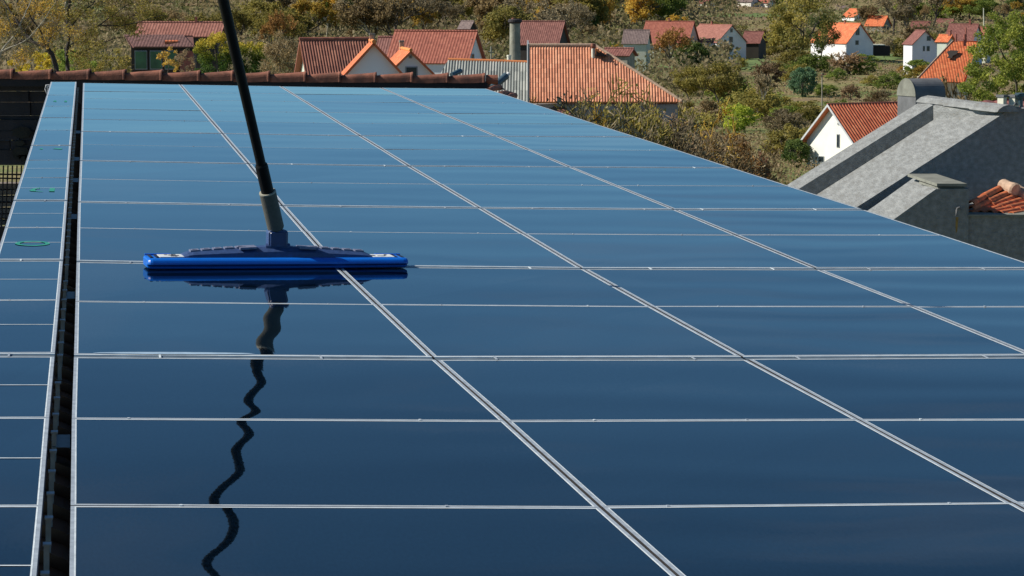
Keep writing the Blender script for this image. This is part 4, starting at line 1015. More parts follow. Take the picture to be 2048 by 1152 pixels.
def seg_mesh(name, segs, k, mat):
    p = np.array([s_[0] for s_ in segs]); q = np.array([s_[1] for s_ in segs]); ra = np.array([s_[2] for s_ in segs])[:, None]; rb = np.array([s_[3] for s_ in segs])[:, None]
    d = q - p; d /= np.linalg.norm(d, axis=1)[:, None] + 1e-9
    a = np.cross(d, np.array([.31, .2, .93])); a /= np.linalg.norm(a, axis=1)[:, None] + 1e-9; b = np.cross(d, a)
    out = []
    for i in range(k):
        t0, t1 = 2 * math.pi * i / k, 2 * math.pi * (i + 1) / k
        e0 = a * math.cos(t0) + b * math.sin(t0); e1 = a * math.cos(t1) + b * math.sin(t1)
        out.append(np.stack([p + e0 * ra, p + e1 * ra, q + e1 * rb, q + e0 * rb], 1))
    vs = np.concatenate(out, 0).reshape(-1, 3); cv = NR.uniform(0, 1, len(vs) // 4)
    return mesh_np(name, vs, 4, cv, mat)
def clumpcrown(seed, n_clump, n_card, size, rx=.38, rz=.36, zc=.62, fill=.55, crad=.13, jag=.25):
    g = np.random.default_rng(seed); d = g.normal(size=(n_clump, 3)); d /= np.linalg.norm(d, axis=1)[:, None]
    rad = fill + (1 - fill) * g.uniform(0, 1, n_clump) ** .6; rad *= 1 + jag * (g.uniform(-1, 1, n_clump))
    c = d * rad[:, None] * np.array([rx, rx, rz]) + np.array([0, 0, zc]); c = c[c[:, 2] > .04]
    idx = g.integers(0, len(c), n_card); cr = crad * g.uniform(.5, 1.3, len(c))
    off = g.normal(size=(n_card, 3)) * .5; off /= np.maximum(1, np.linalg.norm(off, axis=1))[:, None]
    cen = c[idx] + off * cr[idx][:, None] * np.array([1, 1, .75])
    base = g.uniform(.15, .85, len(c)); cv = base[idx] * .55 + g.uniform(0, .45, n_card)
    return cen, cv
def crown_mesh(name, cen, cv, size, mat, aspect=1.0):
    vs = cards(cen, size, aspect=aspect); return mesh_np(name, vs, 4, cv, mat)
PROTO = {}
def proto(key, trunk_me, crown_me): PROTO[key] = (trunk_me, crown_me)
def leafy(key, seed, ncl, ncard, size, mat='green', trunk=True, sparse=False, **kw):
    segs = grow(seed, 3, 3, .75, .68, .34, .028, start=(0, 0, -.03)) if trunk else grow(seed, 2, 4, .9, .7, .25, .02, start=(0, 0, -.03))
    tm = seg_mesh('trunk', segs, 5, M['bark']); cen, cv = clumpcrown(seed, ncl, ncard, size, **kw); proto(key, tm, crown_mesh('crown', cen, cv, size, FM[mat]))
def bare(key, seed, levels=5, kids=3, tw=.004, leaves=0, lsize=.012, mat='brown', spread=.75, bark='bark', l0=.30, r0=.024, up=.25, shrink=.72):
    segs = grow(seed, levels, kids, spread, shrink, l0, r0, up=up, tw=tw, start=(0, 0, -.03))
    zmax = max(s_[1].z for s_ in segs); k = 1 / zmax; segs = [(a * k, b * k, c * k, d * k, l_) for a, b, c, d, l_ in segs]
    thick = [s_ for s_ in segs if s_[4] < 3]; thin = [s_ for s_ in segs if s_[4] >= 3]
    tm = seg_mesh('trunk', thick, 6, M[bark]); vs_t = seg_mesh('tmp', thin, 3, FM[mat])
    nv = len(vs_t.vertices); co = np.zeros(nv * 3, np.float32); vs_t.vertices.foreach_get('co', co); co = co.reshape(-1, 3)
    cv = np.repeat(NR.uniform(.1, .9, len(thin)), 1); cv = np.tile(cv, 3)
    if leaves:
        ends = np.array([s_[1] for s_ in thin]); idx = NR.integers(0, len(ends), leaves); cen = ends[idx] + NR.normal(size=(leaves, 3)) * .015
        co = np.concatenate([co, cards(cen, lsize)]); cv = np.concatenate([cv, NR.uniform(0, 1, leaves)])
    bpy.data.meshes.remove(vs_t)
    proto(key, tm, mesh_np('crown', co, 4, cv, FM[mat]))
# prototypes (unit height)
leafy('round_a', 11, 60, 5200, .020); leafy('round_b', 12, 46, 4600, .021, rx=.44, rz=.34, crad=.15); leafy('tall_a', 13, 60, 5200, .018, rx=.27, rz=.42, zc=.56)
leafy('dense', 14, 80, 6500, .022, rx=.42, rz=.42, zc=.52, fill=.7, crad=.12, jag=.12)
leafy('bush_a', 15, 50, 3600, .034, trunk=False, rx=.62, rz=.46, zc=.46, crad=.2); leafy('bush_b', 16, 40, 3200, .034, trunk=False, rx=.75, rz=.5, zc=.42, crad=.2, jag=.4)
leafy('pine', 17, 34, 7000, .016, rx=.46, rz=.36, zc=.60, fill=.75, crad=.14, jag=.3)
leafy('near_round', 18, 90, 15000, .0125, rx=.44, rz=.44, zc=.52, crad=.11, fill=.6, jag=.3)
bare('bare_a', 21, 5, 3, .0055, 2600, .013, 'grey'); bare('bare_b', 22, 5, 3, .005, 2600, .013, 'brown', spread=.9); bare('bare_c', 23, 5, 3, .005, 3000, .013, 'grey', up=.45, spread=.6)
bare('shrub_a', 24, 5, 3, .005, 900, .016, 'brown', spread=1.0, l0=.14, r0=.02, up=.35, shrink=.8); bare('shrub_b', 25, 5, 3, .0045, 1300, .016, 'pinkbrown', spread=1.1, l0=.10, r0=.02, up=.3, shrink=.84)
bare('half_a', 26, 5, 3, .005, 5200, .015, 'gold'); bare('half_b', 27, 5, 3, .005, 4800, .015, 'olive', spread=.85)
bare('far_a', 41, 5, 3, .006, 5000, .016, 'brown', spread=.8); bare('far_b', 42, 5, 3, .006, 5200, .016, 'grey', spread=.95, shrink=.75)
bare('near_bare', 28, 6, 3, .0016, 5200, .0068, 'olive', spread=.8, bark='darkbark', l0=.22, r0=.03, up=.12, shrink=.76)
bare('near_shrub', 29, 6, 3, .0024, 6500, .0085, 'brown', spread=1.25, bark='palebark', l0=.18, r0=.016, up=.12, shrink=.80)
TREES = []; used = set()
KW = {'olive': 'olive green', 'green': 'green', 'darkgreen': 'dark green', 'yellow': 'yellow', 'yellowgreen': 'yellow green', 'gold': 'golden', 'rust': 'rust brown', 'brown': 'bare brown', 'grey': 'bare grey', 'pinkbrown': 'bare pinkish', 'bluegreen': 'blue green', 'maroon': 'maroon'}
def tree(key, mat, pos, h, wf=1.0, label=None, group=None, name=None, cat=None, bark=None, rot=None):
    tm, cm = PROTO[key]
    shrub = key.startswith(('bush', 'shrub', 'near_shrub'))
    nm = name or ('shrub' if shrub else 'tree')
    root = bpy.data.objects.new(nm, None); COL.objects.link(root); root.location = pos; root.empty_display_size = .3
    root.scale = (h * wf, h * wf, h); root.rotation_euler = (0, 0, rng.uniform(0, 6.28) if rot is None else rot)
    root['category'] = cat or nm
    for n_, me, mt in (('trunk', tm, M[bark] if bark else None), ('crown', cm, FM[mat])):
        o = bpy.data.objects.new(n_, me); COL.objects.link(o); o.parent = root
        if mt is not None: o.material_slots[0].link = 'OBJECT'; o.material_slots[0].material = mt
    if label: root['label'] = label
    if group: root['group'] = group
    px, py = proj(V(pos)); TREES.append([root, px, py, h * F / pos.y if hasattr(pos, 'y') else 0, mat, nm, label])
    return root
def at(key, mat, px, py, hpx, wpx=None, label=None, Y=None, **k):
    """tree whose foot is at picture point (px, py), hpx tall; Y overrides the distance (foot then stands on the ground there)"""
    if Y is None:
        g = G(px, py); return tree(key, mat, g, hpx * g.y / F, (wpx / hpx) if wpx else 1.0, label, **k)
    p = P(px, py, Y); gz = terr(p.x, Y); top = P(px, py - hpx, Y).z; h = top - gz
    return tree(key, mat, V((p.x, Y, gz)), h, (wpx * Y / F / h) if wpx else 1.0, label, **k)
# --- trees one can point at
at('pine', 'olive', 1600, 134, 142, 124, 'big spreading pine with olive green layers left of the vivid orange roof', name='pine_tree', cat='tree', bark='bark')
at('pine', 'darkgreen', 1640, 122, 86, 62, 'dark green lower pine joined to the big spreading pine', name='pine_tree', cat='tree')
at('dense', 'darkgreen', 1384, 150, 68, 76, 'dense rounded dark green tree left of the white gabled house')
at('round_b', 'olive', 1440, 214, 94, 88, 'olive green tree below the lawn of the white gabled house')
at('round_b', 'olive', 1380, 208, 78, 66, 'dull green tree between the hip of the big orange roof and the lawn')
at('dense', 'bluegreen', 1606, 196, 64, 62, 'round blue green tree on a short stem below the big pine')
at('bush_a', 'yellowgreen', 1478, 262, 58, 52, 'bright yellow green bush with sunlit crown on the slope')
at('dense', 'darkgreen', 1592, 338, 62, 62, 'dark green evergreen left of the sunlit white gable')
at('bush_a', 'yellowgreen', 1606, 312, 34, 40, 'yellow green bush against the left edge of the sunlit white gable')
at('shrub_b', 'maroon', 1520, 352, 52, 42, 'maroon leaved shrub at the panel edge left of the dark evergreen', Y=240)
at('shrub_b', 'rust', 1480, 338, 72, 62, 'rust brown shrub behind the maroon shrub', Y=250)
at('bare_b', 'rust', 1340, 152, 98, 100, 'broad bare tree with rust tinted crown in front of the long red roof')
at('dense', 'darkgreen', 1168, 78, 82, 62, 'leafy dark green tree with yellow tip above the dark brown roof')
at('round_a', 'yellowgreen', 1056, 44, 50, 48, 'rounded green tree behind the tall stack')
at('round_b', 'gold', 826, 66, 84, 104, 'broad golden tree behind the long steep red roof')
at('bare_a', 'grey', 655, 84, 108, 100, 'spreading bare grey tree above the ivy gabled red roof', bark='palebark')
at('bare_b', 'rust', 548, 132, 112, 80, 'rust tinted bare tree right of the yellow green hedge tree')
#
#
#
#
#
#
#
#
#
#
#
#
#
at('near_shrub', 'brown', 1955, 230, 90, 260, 'tangle of bare branches behind the concrete ridge', Y=140)
at('shrub_b', 'brown', 1900, 215, 66, 80, 'leafless shrub standing between the vent cowl and the cream chimney block', Y=190)
at('dense', 'green', 1834, 152, 34, 56, 'low dark green bush above the vent cowl')
at('bare_a', 'grey', 1786, 74, 96, 90, 'dark bare tree right of the orange roofed cluster', bark='darkbark')
at('bare_c', 'grey', 1862, 62, 88, 80, 'tall dark bare tree in front of the brown red roofs', bark='darkbark')
at('round_b', 'gold', 1916, 40, 54, 80, 'golden green tree at the top right corner above the dark red roof')
at('round_b', 'green', 1960, 44, 46, 70, 'green tree behind the tall white post')
at('far_b', 'brown', 1822, 112, 62, 70, 'bare brown tree left of the white gable with dark roof edges')
at('far_a', 'grey', 1815, 78, 70, 66, 'misty grey tree in front of the faded brown red roof')
at('far_b', 'grey', 1768, 118, 44, 44, 'small grey tree beside the dark open shed')
at('half_a', 'gold', 1888, 122, 50, 36, 'slender golden leaved tree in front of the white gable with dark edges')
at('far_a', 'brown', 1745, 62, 52, 60, 'brown tree partly hiding the two small orange roofs', bark='darkbark')
at('bare_c', 'grey', 1462, 130, 46, 44, 'small bare grey tree on the lawn of the white gabled house', bark='darkbark')
at('bare_c', 'grey', 1524, 242, 100, 60, 'slim pale stemmed bare tree in the middle of the slope', bark='palebark')
at('shrub_b', 'pinkbrown', 1700, 150, 48, 84, 'pinkish brown bare shrub mound in front of the white house with vivid orange roof')
at('shrub_b', 'pinkbrown', 1528, 175, 56, 70, 'pinkish bare shrub below the lawn')
at('bush_a', 'green', 1728, 128, 22, 34, 'small blue green bush right of the pinkish shrub mound')
at('bush_b', 'yellowgreen', 1596, 212, 7, 30, 'flat yellow green clipped hedge on the slope left of the utility pole', name='hedge', cat='hedge')
at('bush_b', 'darkgreen', 1470, 120, 8, 56, 'dark low hedge along the foot of the white gabled house', name='hedge', cat='hedge')
def limb_tree(label, Yd, limbs, clumps, leafpx, ncard, mat, barkm, twigs=0, twm='grey', depth=1.6, name='tree', seed=1, vcol=None):
    """a tree with its own limbs: limbs = [(points, radii)] in picture points at distance Yd, each with a depth swing; clumps = (px, py, r px)"""
    g = np.random.default_rng(seed); rr = random.Random(seed); k = Yd / F
    bx, by = limbs[0][0][0]; b3 = P(bx, by, Yd); gz = terr(b3.x, b3.y)
    root = thing(name, label, name, (b3.x, b3.y, gz)); root.name = name
    tb = MB(); placed = {}
    for li, (pts, rad) in enumerate(limbs):
        sw = rr.uniform(-1, 1) if li else 0; n_ = len(pts); y0_ = placed.get(pts[0], Yd); ysl = [y0_ + sw * depth * i / max(1, n_ - 1) for i in range(n_)]; w3 = [P(x, y, yy) for (x, y), yy in zip(pts, ysl)]
        for p_, yy in zip(pts, ysl): placed.setdefault(p_, yy)
        if li == 0 or rad[0] > 3.5 and pts[0][1] > 150: w3 = [V((w3[0].x, w3[0].y, gz - .3))] + w3; rad = [rad[0] * 1.4] + list(rad)
        # wander a little between the given points
        q = []; qr = []
        for a, b_, ra, rb_ in zip(w3[:-1], w3[1:], rad[:-1], rad[1:]):
            L_ = (b_ - a).length
            for t_ in (0, .33, .66):
                q.append(a.lerp(b_, t_) + V([rr.gauss(0, .02) * L_ * (t_ > 0) for _ in range(3)])); qr.append((ra + (rb_ - ra) * t_) * k)
        q.append(w3[-1]); qr.append(rad[-1] * k); tb.tube(q, qr, 7)
    tb.build('trunk', M[barkm], root, smooth=60)
    cl = np.array(clumps, float); w_ = cl[:, 2] ** 2; idx = g.choice(len(cl), ncard, p=w_ / w_.sum())
    dy = g.uniform(-depth, depth, len(cl))
    off = g.normal(size=(ncard, 3)); off /= np.linalg.norm(off, axis=1)[:, None]; off *= g.uniform(0, 1, ncard)[:, None] ** .45
    rad3 = cl[idx, 2] * k
    c3 = np.array([list(P(x, y, Yd + d)) for (x, y, _), d in zip(cl, dy)])
    cen = c3[idx] + off * rad3[:, None] * np.array([1, 1.1, .85])
    base = g.uniform(.1, .9, len(cl)); cv = base[idx] * .5 + g.uniform(0, .5, ncard)
    if vcol:
        py = np.array([cl[i, 1] for i in idx]) - off[:, 2] * cl[idx, 2]; t_ = np.clip((vcol[1] - py) / (vcol[1] - vcol[0]), 0, 1); cv = np.clip(t_ * 1.25 + g.uniform(-.15, .30, ncard), 0, 1)
    vs = cards(cen, leafpx * k)
    if twigs:
        ti = g.choice(len(cl), twigs, p=w_ / w_.sum()); a = c3[ti] + g.normal(size=(twigs, 3)) * (cl[ti, 2] * k)[:, None] * .45
        d = g.normal(size=(twigs, 3)) * .8 + np.array([0, 0, .5]); d /= np.linalg.norm(d, axis=1)[:, None]; L_ = g.uniform(.3, 1.1, twigs) * cl[ti, 2] * k
        tm_ = seg_mesh('tmp', [(a[i], a[i] + d[i] * L_[i], .55 * k * g.uniform(.5, 1.2), .25 * k, 0) for i in range(twigs)], 3, FM[twm])
        nv = len(tm_.vertices); co = np.zeros(nv * 3, np.float32); tm_.vertices.foreach_get('co', co); bpy.data.meshes.remove(tm_)
        tw_me = mesh_np('twigs', co.reshape(-1, 3) - np.array(root.location), 4, g.uniform(0, 1, nv // 4), FM[twm]); o = bpy.data.objects.new('twigs', tw_me); COL.objects.link(o); o.parent = root
    me = mesh_np('crown', vs - np.array(root.location), 4, cv, FM[mat]); o = bpy.data.objects.new('crown', me); COL.objects.link(o); o.parent = root
    return root
def scatter_clumps(n, region, r0, r1, seed):
    rr = random.Random(seed); out = []
    while len(out) < n:
        x, y = rr.uniform(-80, 2200), rr.uniform(-160, 260)
        if region(x, y): out.append((x, y, rr.uniform(r0, r1)))
    return out
limb_tree('gnarled dark forked tree with golden leaf tufts at the left edge', 150, [
    ([(122, 190), (112, 132), (104, 108), (92, 93)], [5.5, 5.2, 4.8, 4.4]), ([(92, 93), (66, 84), (48, 66), (36, 44), (20, 22), (4, -6)], [4, 3.4, 3, 2.4, 1.8, 1]), ([(92, 93), (100, 76), (110, 58)], [3.2, 2.4, 1.2]), ([(66, 84), (40, 82), (22, 96), (2, 108)], [1.8, 1.4, 1.1, .7]),
    ([(48, 66), (66, 40), (72, 14), (88, -20)], [1.9, 1.5, 1.1, .7]), ([(92, 93), (80, 60), (62, 36), (54, 8), (40, -30)], [2, 1.6, 1.3, 1, .6]), ([(36, 44), (10, 52), (-20, 40)], [1.3, 1, .6])],
    scatter_clumps(46, lambda x, y: -60 < x < 150 and -70 < y < 130 and (y < 95 or x < 60), 10, 26, 3), 1.9, 5200, 'gold', 'darkbark', twigs=1500, twm='grey', seed=3)
limb_tree('tall dark straight trunked tree with green tufts beside the gnarled forked tree', 158, [
    ([(132, 190), (136, 140), (133, 100), (138, 60), (136, 20), (141, -40)], [5, 4.4, 3.8, 3.4, 3, 2]), ([(133, 100), (150, 82), (172, 66), (200, 50), (238, 22), (262, 6)], [2.2, 1.9, 1.6, 1.3, 1, .5]), ([(138, 60), (160, 30), (186, 8), (210, -30)], [2, 1.5, 1, .6]), ([(133, 100), (160, 108), (190, 92), (232, 76), (270, 70)], [1.8, 1.4, 1.1, .8, .4]), ([(138, 60), (118, 16), (104, -20)], [1.6, 1.1, .7]), ([(200, 50), (240, 52), (290, 40), (330, 30)], [1.2, 1, .7, .4])],
    scatter_clumps(60, lambda x, y: 90 < x < 330 - max(0, y) * 1.0 and -70 < y < 140, 9, 24, 5), 1.9, 7500, 'olive', 'darkbark', twigs=1500, twm='brown', seed=5)
limb_tree('pale twigged thin tree cut by the left edge of the picture', 136, [
    ([(-12, 190), (-8, 130), (2, 104), (28, 72), (44, 40), (58, 12), (70, -20)], [3, 2.6, 2.2, 1.8, 1.4, 1.1, .7]), ([(2, 104), (34, 90), (58, 76), (82, 48), (112, 4)], [1.5, 1.3, 1.1, .9, .5]), ([(28, 72), (18, 40), (6, 6)], [1.2, .9, .5])],
    scatter_clumps(16, lambda x, y: -60 < x < 60 and -20 < y < 120, 8, 18, 8), 1.6, 900, 'olive', 'palebark', twigs=900, twm='grey', seed=8)
limb_tree('bushy tree with yellow top and green base behind the cleaning pole', 214, [
    ([(440, 200), (438, 150), (430, 100)], [3, 2.4, 1]), ([(438, 150), (470, 140), (500, 110)], [2.4, 1.8, .8])],
    scatter_clumps(90, lambda x, y: ((x - 432) / 42) ** 2 + ((y - 112) / 44) ** 2 < 1 or ((x - 498) / 38) ** 2 + ((y - 122) / 38) ** 2 < 1 or (395 < x < 530 and 120 < y < 180), 8, 15, 11), 1.7, 15000, 'bushmix', 'bark', seed=11, vcol=(66, 128))
limb_tree('tall yellow green tree at the right edge above the cream chimney block', 128, [
    ([(2046, 300), (2040, 200), (2026, 150), (2006, 110), (1988, 70)], [4, 3, 2.4, 1.6, .8]), ([(2040, 200), (2060, 140), (2058, 80), (2040, 30)], [3, 2.4, 1.7, .8]), ([(2026, 150), (1996, 142), (1966, 128)], [1.6, 1.1, .5])],
    scatter_clumps(210, lambda x, y: 28 < y < 215 and x < 2130 and x > 1990 - 55 * min(1, max(0, (y - 25) / 90)) + 14 * math.sin(y * .17) + max(0, y - 190) * .5, 8, 17, 13), 1.9, 34000, 'willowmix', 'bark', twigs=700, twm='grey', seed=13, depth=2.2)
def ell(cx, cy, rx, ry): return lambda x, y: ((x - cx) / rx) ** 2 + ((y - cy) / ry) ** 2 < 1
limb_tree('bright yellow leafed bush low behind the gnarled forked tree', 176, [([(66, 200), (66, 150), (60, 120)], [1.5, 1, .5])], scatter_clumps(34, ell(66, 132, 46, 30), 5, 10, 21), 1.8, 2600, 'yellow', 'bark', name='shrub', seed=21)
limb_tree('mid green bush low behind the straight dark trunk', 182, [([(150, 200), (150, 150), (146, 120)], [1.5, 1, .5])], scatter_clumps(40, ell(150, 132, 44, 36), 6, 12, 22), 1.8, 3400, 'green', 'bark', name='shrub', seed=22)
limb_tree('grey green twiggy shrub below the left end of the long low house', 190, [([(212, 200), (212, 150), (206, 120)], [1.5, 1, .5])], scatter_clumps(44, ell(214, 130, 50, 36), 6, 12, 23), 1.7, 3000, 'olive', 'bark', twigs=600, name='shrub', seed=23)
limb_tree('thin yellow leafed shrub in front of the green tinted garden windows', 230, [([(334, 200), (334, 150), (338, 105)], [1, .8, .4])], scatter_clumps(20, ell(338, 122, 20, 30), 4, 8, 24), 1.6, 700, 'gold', 'bark', twigs=160, name='shrub', seed=24)
limb_tree('leafless pinkish grey shrub against the brick end wall of the garden wing', 232, [([(372, 200), (372, 150), (366, 120)], [1, .8, .4])], scatter_clumps(20, ell(368, 128, 20, 24), 4, 8, 25), 1.5, 500, 'pinkbrown', 'bark', twigs=400, name='shrub', seed=25)
limb_tree('dense rust tinted brown shrub mass left of the ivy covered gable', 205, [([(560, 200), (560, 140), (556, 90)], [2, 1.4, .6])], scatter_clumps(60, lambda x, y: 528 < x < 598 and 60 + abs(x - 560) * .5 < y < 175, 7, 14, 26), 1.6, 4500, 'brown', 'bark', twigs=1600, seed=26)
# --- thicket of bare shrubs along the right edge of the array
ordn = ['first', 'second', 'third', 'fourth', 'fifth', 'sixth', 'seventh', 'eighth', 'ninth', 'tenth', 'eleventh', 'twelfth', 'thirteenth', 'fourteenth', 'fifteenth', 'sixteenth']
thick = [(1150, 250, 70, 78, 120, 'gold'), (1178, 262, 92, 90, 118, 'grey'), (1212, 262, 112, 96, 122, 'olive'), (1248, 270, 106, 84, 128, 'olive'), (1278, 282, 106, 84, 124, 'grey'), (1305, 285, 100, 80, 132, 'pinkbrown'), (1330, 300, 108, 74, 136, 'grey'), (1355, 308, 112, 74, 140, 'gold'),
         (1382, 318, 94, 78, 144, 'brown'), (1408, 322, 72, 70, 150, 'grey'), (1432, 330, 70, 66, 156, 'rust'), (1458, 342, 66, 66, 160, 'brown'), (1225, 260, 70, 60, 112, 'grey'), (1290, 292, 60, 60, 112, 'brown'), (1375, 326, 56, 60, 122, 'brown'), (1495, 352, 60, 60, 170, 'brown')]
for i, (x, y, hp, wp, Y_, mt) in enumerate(sorted(thick)):
    at('near_shrub', mt, x, y, hp, wp * 3.2, '%s twigged shrub in the thicket along the array edge, %s from the left' % (KW[mt].replace('bare ', ''), ordn[i]), Y=Y_, group='bare shrubs in the thicket beside the array', bark='palebark' if i % 3 == 0 else 'bark')
NAMED = len(TREES)
# --- the wood and the hedgerows that fill the hillside
def blocked(px, py, hp, wp, Y_):
    for (x0, x1, y0, y1, hy) in HOUSEBOX:
        if Y_ < hy + 3 and px + wp * .58 > x0 and px - wp * .58 < x1 and py - hp < y1 - 4 and py > y0: return True
    for (x0, x1, y0, y1) in ((1490, 1530, 118, 140), (1400, 1475, 118, 150), (1446, 1512, 205, 262), (1576, 1636, 132, 196), (1562, 1632, 282, 338), (1640, 1648, 146, 236)):
        if px + wp * .4 > x0 and px - wp * .4 < x1 and py - hp < y1 and py > y1 - 6 - (y1 - y0) * .2: return True
    return False
LM = [(320, 75, 'the long low house'), (665, 100, 'the ivy gabled red roof'), (867, 90, 'the long steep red roof'), (1030, 60, 'the tall round stack'), (1090, 60, 'the dark brown roof'), (1340, 65, 'the long red roof'), (1210, 150, 'the big orange roof'),
      (1450, 85, 'the white gabled house'), (1605, 70, 'the big pine'), (1700, 80, 'the vivid orange roof'), (1745, 30, 'the two windowed gable'), (1865, 85, 'the white gable with dark edges'), (1910, 105, 'the orange roof with a hole'), (1920, 45, 'the dark red roofs'), (1835, 185, 'the vent cowl'), (1665, 260, 'the sunlit white gable'), (1478, 235, 'the yellow green bush'), (1606, 170, 'the round blue green tree'), (1250, 20, 'the wooded top edge'), (520, 20, 'the cleaning pole'), (120, 40, 'the forked dark tree')]
def fill(n, x0, x1, y0, y1, h0, h1, opts, sep=9, tries=30):
    got = 0; pts = [(t_[1], t_[2]) for t_ in TREES[NAMED:]]
    for _ in range(n * tries):
        if got >= n: break
        px = rng.uniform(x0, x1); py = rng.uniform(y0, y1); g = G(px, py)
        key, mat = rng.choice(opts); h = rng.uniform(h0, h1); hp = h * F / g.y; wf = rng.uniform(.9, 1.3)
        if key.startswith(('bush', 'shrub')): wf *= 1.25
        if blocked(px, py, hp, hp * wf, g.y): continue
        if any(abs(px - a) < sep and abs(py - b) < sep * .35 for a, b in pts): continue
        tree(key, mat, g, h, wf, group='trees and shrubs on the hillside', bark='palebark' if key.startswith('far') and rng.random() < .6 else None); pts.append((px, py)); got += 1
wood = [('bare_a', 'grey'), ('far_a', 'brown'), ('far_b', 'grey'), ('far_a', 'grey'), ('far_b', 'brown'), ('far_a', 'olive'), ('bare_c', 'grey'), ('half_a', 'gold'), ('half_b', 'olive'), ('round_a', 'olive'), ('tall_a', 'gold'), ('tall_a', 'olive'), ('half_b', 'yellowgreen'), ('round_b', 'green'), ('half_b', 'yellowgreen')]
fill(24, -60, 1400, -42, -8, 12, 17, wood, 22)
fill(54, 520, 1400, -8, 36, 11, 16, wood + [('dense', 'darkgreen')], 15)
fill(18, -60, 520, -8, 36, 11, 16, wood + [('dense', 'darkgreen')], 17)
fill(30, 520, 1420, 36, 72, 10, 14, wood, 13)
fill(30, -60, 640, 62, 120, 6, 10, [('bare_a', 'grey'), ('bare_b', 'brown'), ('half_b', 'olive'), ('bare_b', 'olive'), ('half_a', 'gold'), ('round_b', 'olive')], 14)
fill(20, 1400, 2090, -34, 6, 7, 11, wood + [('dense', 'darkgreen'), ('bare_a', 'brown')], 16)
fill(24, 1400, 2090, 6, 60, 4.5, 7.5, [('bare_b', 'brown'), ('half_b', 'olive'), ('bush_a', 'green'), ('bare_c', 'grey'), ('half_a', 'gold'), ('dense', 'darkgreen'), ('half_b', 'yellowgreen')], 12)
fill(30, 580, 1180, 50, 115, 8, 13, [('far_a', 'brown'), ('far_b', 'grey'), ('round_a', 'olive'), ('bare_a', 'grey'), ('half_a', 'gold'), ('bare_b', 'brown')], 12)
fill(16, 1400, 2090, 60, 125, 2.5, 5, [('shrub_a', 'brown'), ('bush_b', 'olive'), ('bare_b', 'brown'), ('half_b', 'olive')], 12)
fill(18, 1110, 1400, 60, 190, 2.5, 6, [('shrub_a', 'brown'), ('bush_a', 'green'), ('shrub_b', 'pinkbrown'), ('half_b', 'olive'), ('bush_b', 'olive'), ('half_a', 'gold')], 10)
fill(34, 1370, 1660, 130, 345, 1.8, 4.2, [('shrub_a', 'brown'), ('shrub_b', 'pinkbrown'), ('bush_b', 'olive'), ('shrub_a', 'grey'), ('bush_a', 'green'), ('bush_a', 'green'), ('bush_a', 'olive'), ('half_b', 'olive')], 11)
fill(30, 1640, 1960, 120, 230, 1.2, 3, [('shrub_a', 'brown'), ('shrub_b', 'pinkbrown'), ('bush_b', 'olive'), ('shrub_a', 'gold'), ('bush_a', 'green'), ('bush_b', 'green'), ('shrub_a', 'grey')], 11)
print('TREES', len(TREES))
# labels for the hillside trees: what it is, beside which landmark, then its order among its look-alikes
from collections import defaultdict
bins = defaultdict(list)
for t_ in TREES[NAMED:]:
    root, px, py, hp, mat, nm, lb = t_; cy = py - h0 if False else py - root.scale[2] * F / root.location.y / 2
    lm = min(LM, key=lambda q: (q[0] - px) ** 2 + 2.5 * (q[1] - cy) ** 2)
    dx, dy = px - lm[0], cy - lm[1]
    rel = ('right of' if dx > 0 else 'left of') if abs(dx) > abs(dy) * 1.2 else ('above' if dy < 0 else 'below')
    bare_ = KW[mat].startswith('bare'); bins['%s %s %s %s' % (KW[mat], nm, rel, lm[2])].append((px, root))
for k_, L_ in bins.items():
    L_.sort(key=lambda q: q[0])
    for i, (_, root) in enumerate(L_):
        root['label'] = k_ if len(L_) == 1 else k_ + (', leftmost of them' if i == 0 else ', rightmost of them' if i == len(L_) - 1 else ', %s from the left' % ordn[min(i, 15)])
# ------------------------------------------------------------------ rough grass and low scrub on the slope
def cover(name, label, n, pxr, Yr, hmax, size, thr, mat, seed, flat=.08):
    g = np.random.default_rng(seed)
    pxs = g.uniform(pxr[0], pxr[1], n); Ys = Yr[0] * (Yr[1] / Yr[0]) ** g.uniform(0, 1, n); xs = (pxs - 1024) / F * Ys
    zs = np.array([terr(float(x), float(y)) for x, y in zip(xs, Ys)])
    patch = np.sin(xs * .35 + 2 * np.sin(Ys * .06)) + np.sin(Ys * .11 + xs * .12)
    hump = np.clip(.5 + .5 * np.sin(xs * 1.1 + 3 * np.sin(Ys * .23)) * np.sin(Ys * .5 + 2 * np.sin(xs * .4)), 0, 1)
    keep = (patch + g.normal(0, .6, n) > thr) & (lawn(pxs, Ys, xs, zs))
    xs, Ys, zs, patch, hump = [q[keep] for q in (xs, Ys, zs, patch, hump)]
    X = np.stack([xs, Ys, zs + flat + hmax * (.35 + .65 * hump) * g.uniform(0, 1, len(xs)) ** .8], 1); sz = size * (.55 + .00065 * Ys) * g.uniform(.5, 1.3, len(xs))
    v = cards(X, 1.0).reshape(-1, 4, 3); c = X[:, None, :]; v = c + (v - c) * sz[:, None, None]
    colr = np.clip(.45 + .13 * patch + .2 * np.sin(xs * .21 + Ys * .05) + g.uniform(-.3, .3, len(X)), 0, 1)
    me = mesh_np(name, v.reshape(-1, 3), 4, colr, mat); o = bpy.data.objects.new(name, me); COL.objects.link(o)
    tag(o, label, name, kind='stuff')
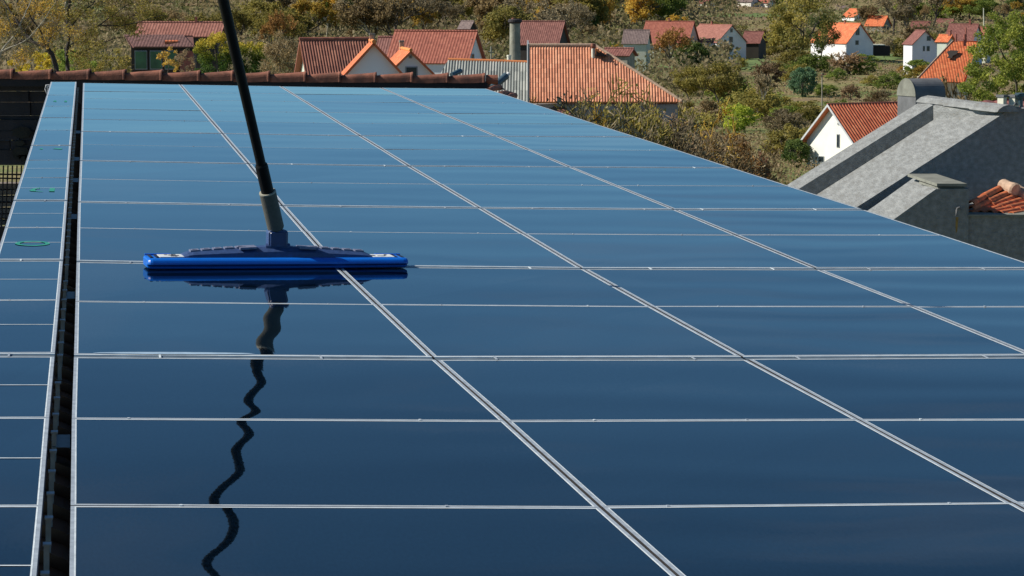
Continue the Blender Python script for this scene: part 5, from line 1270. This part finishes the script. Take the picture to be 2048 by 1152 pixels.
def lawn(px, Y, xs, zs):
    py = np.array([proj((float(x), float(y), float(z)))[1] for x, y, z in zip(xs, Y, zs)])
    ok = np.ones(len(px), bool)
    for (x0, x1, y0, y1) in ((1455, 1525, 117, 138), (1640, 1900, 110, 124), (1265, 1345, 132, 158), (1470, 1560, 28, 40)): ok &= ~((px > x0) & (px < x1) & (py > y0) & (py < y1))
    return ok
cover('scrub', 'rough grass and low brown scrub covering the slope between the houses', 150000, (1080, 2110), (140, 700), 1.1, .17, -.6, foliage_mat('scrub_leaves', (.13, .155, .045), (.27, .205, .105), (.35, .26, .16)), 3)
cover('undergrowth', 'dense brown and olive undergrowth filling the far wood behind the houses', 170000, (-80, 1480), (480, 1500), 5.5, .38, -4, foliage_mat('wood_undergrowth', (.12, .13, .045), (.23, .19, .10), (.34, .265, .15)), 4)
cover('undergrowth', 'thin mixed bushes on the far rise at the upper right', 45000, (1480, 2120), (700, 1500), 3.0, .32, -.6, foliage_mat('far_bushes', (.12, .14, .045), (.23, .19, .10), (.33, .26, .155)), 5)

# ------------------------------------------------------------------ lawns
lm_ = plain('mown_grass', (.125, .185, .045), .95, 0, .3, .6)
for k_, (x0, x1, y0, y1) in enumerate(((1452, 1530, 117, 140), (1640, 1880, 110, 122), (1262, 1348, 132, 156), (1395, 1560, 29, 36), (1440, 1500, 228, 240))):
    vs = []; fs = []; nx, ny = 26, 8; g = np.random.default_rng(k_)
    for j in range(ny + 1):
        for i in range(nx + 1):
            tx, ty = i / nx * 2 - 1, j / ny * 2 - 1; e = .5 + .5 * math.sqrt(max(0, 1 - abs(tx) ** 4)) ; 
            px = (x0 + x1) / 2 + tx * (x1 - x0) / 2 * (1 + .06 * math.sin(j * 2.1)); py = (y0 + y1) / 2 + ty * e * (y1 - y0) / 2 * (1 + .15 * math.sin(i * 1.3 + k_))
            p = G(px, py); vs.append((p.x, p.y, terr(p.x, p.y) + .12))
    for j in range(ny):
        for i in range(nx):
            a = j * (nx + 1) + i; fs.append((a, a + nx + 1, a + nx + 2, a + 1))
    me = bpy.data.meshes.new('lawn'); me.from_pydata(vs, [], fs); me.materials.append(lm_); o = bpy.data.objects.new('lawn', me); COL.objects.link(o); o['kind'] = 'structure'
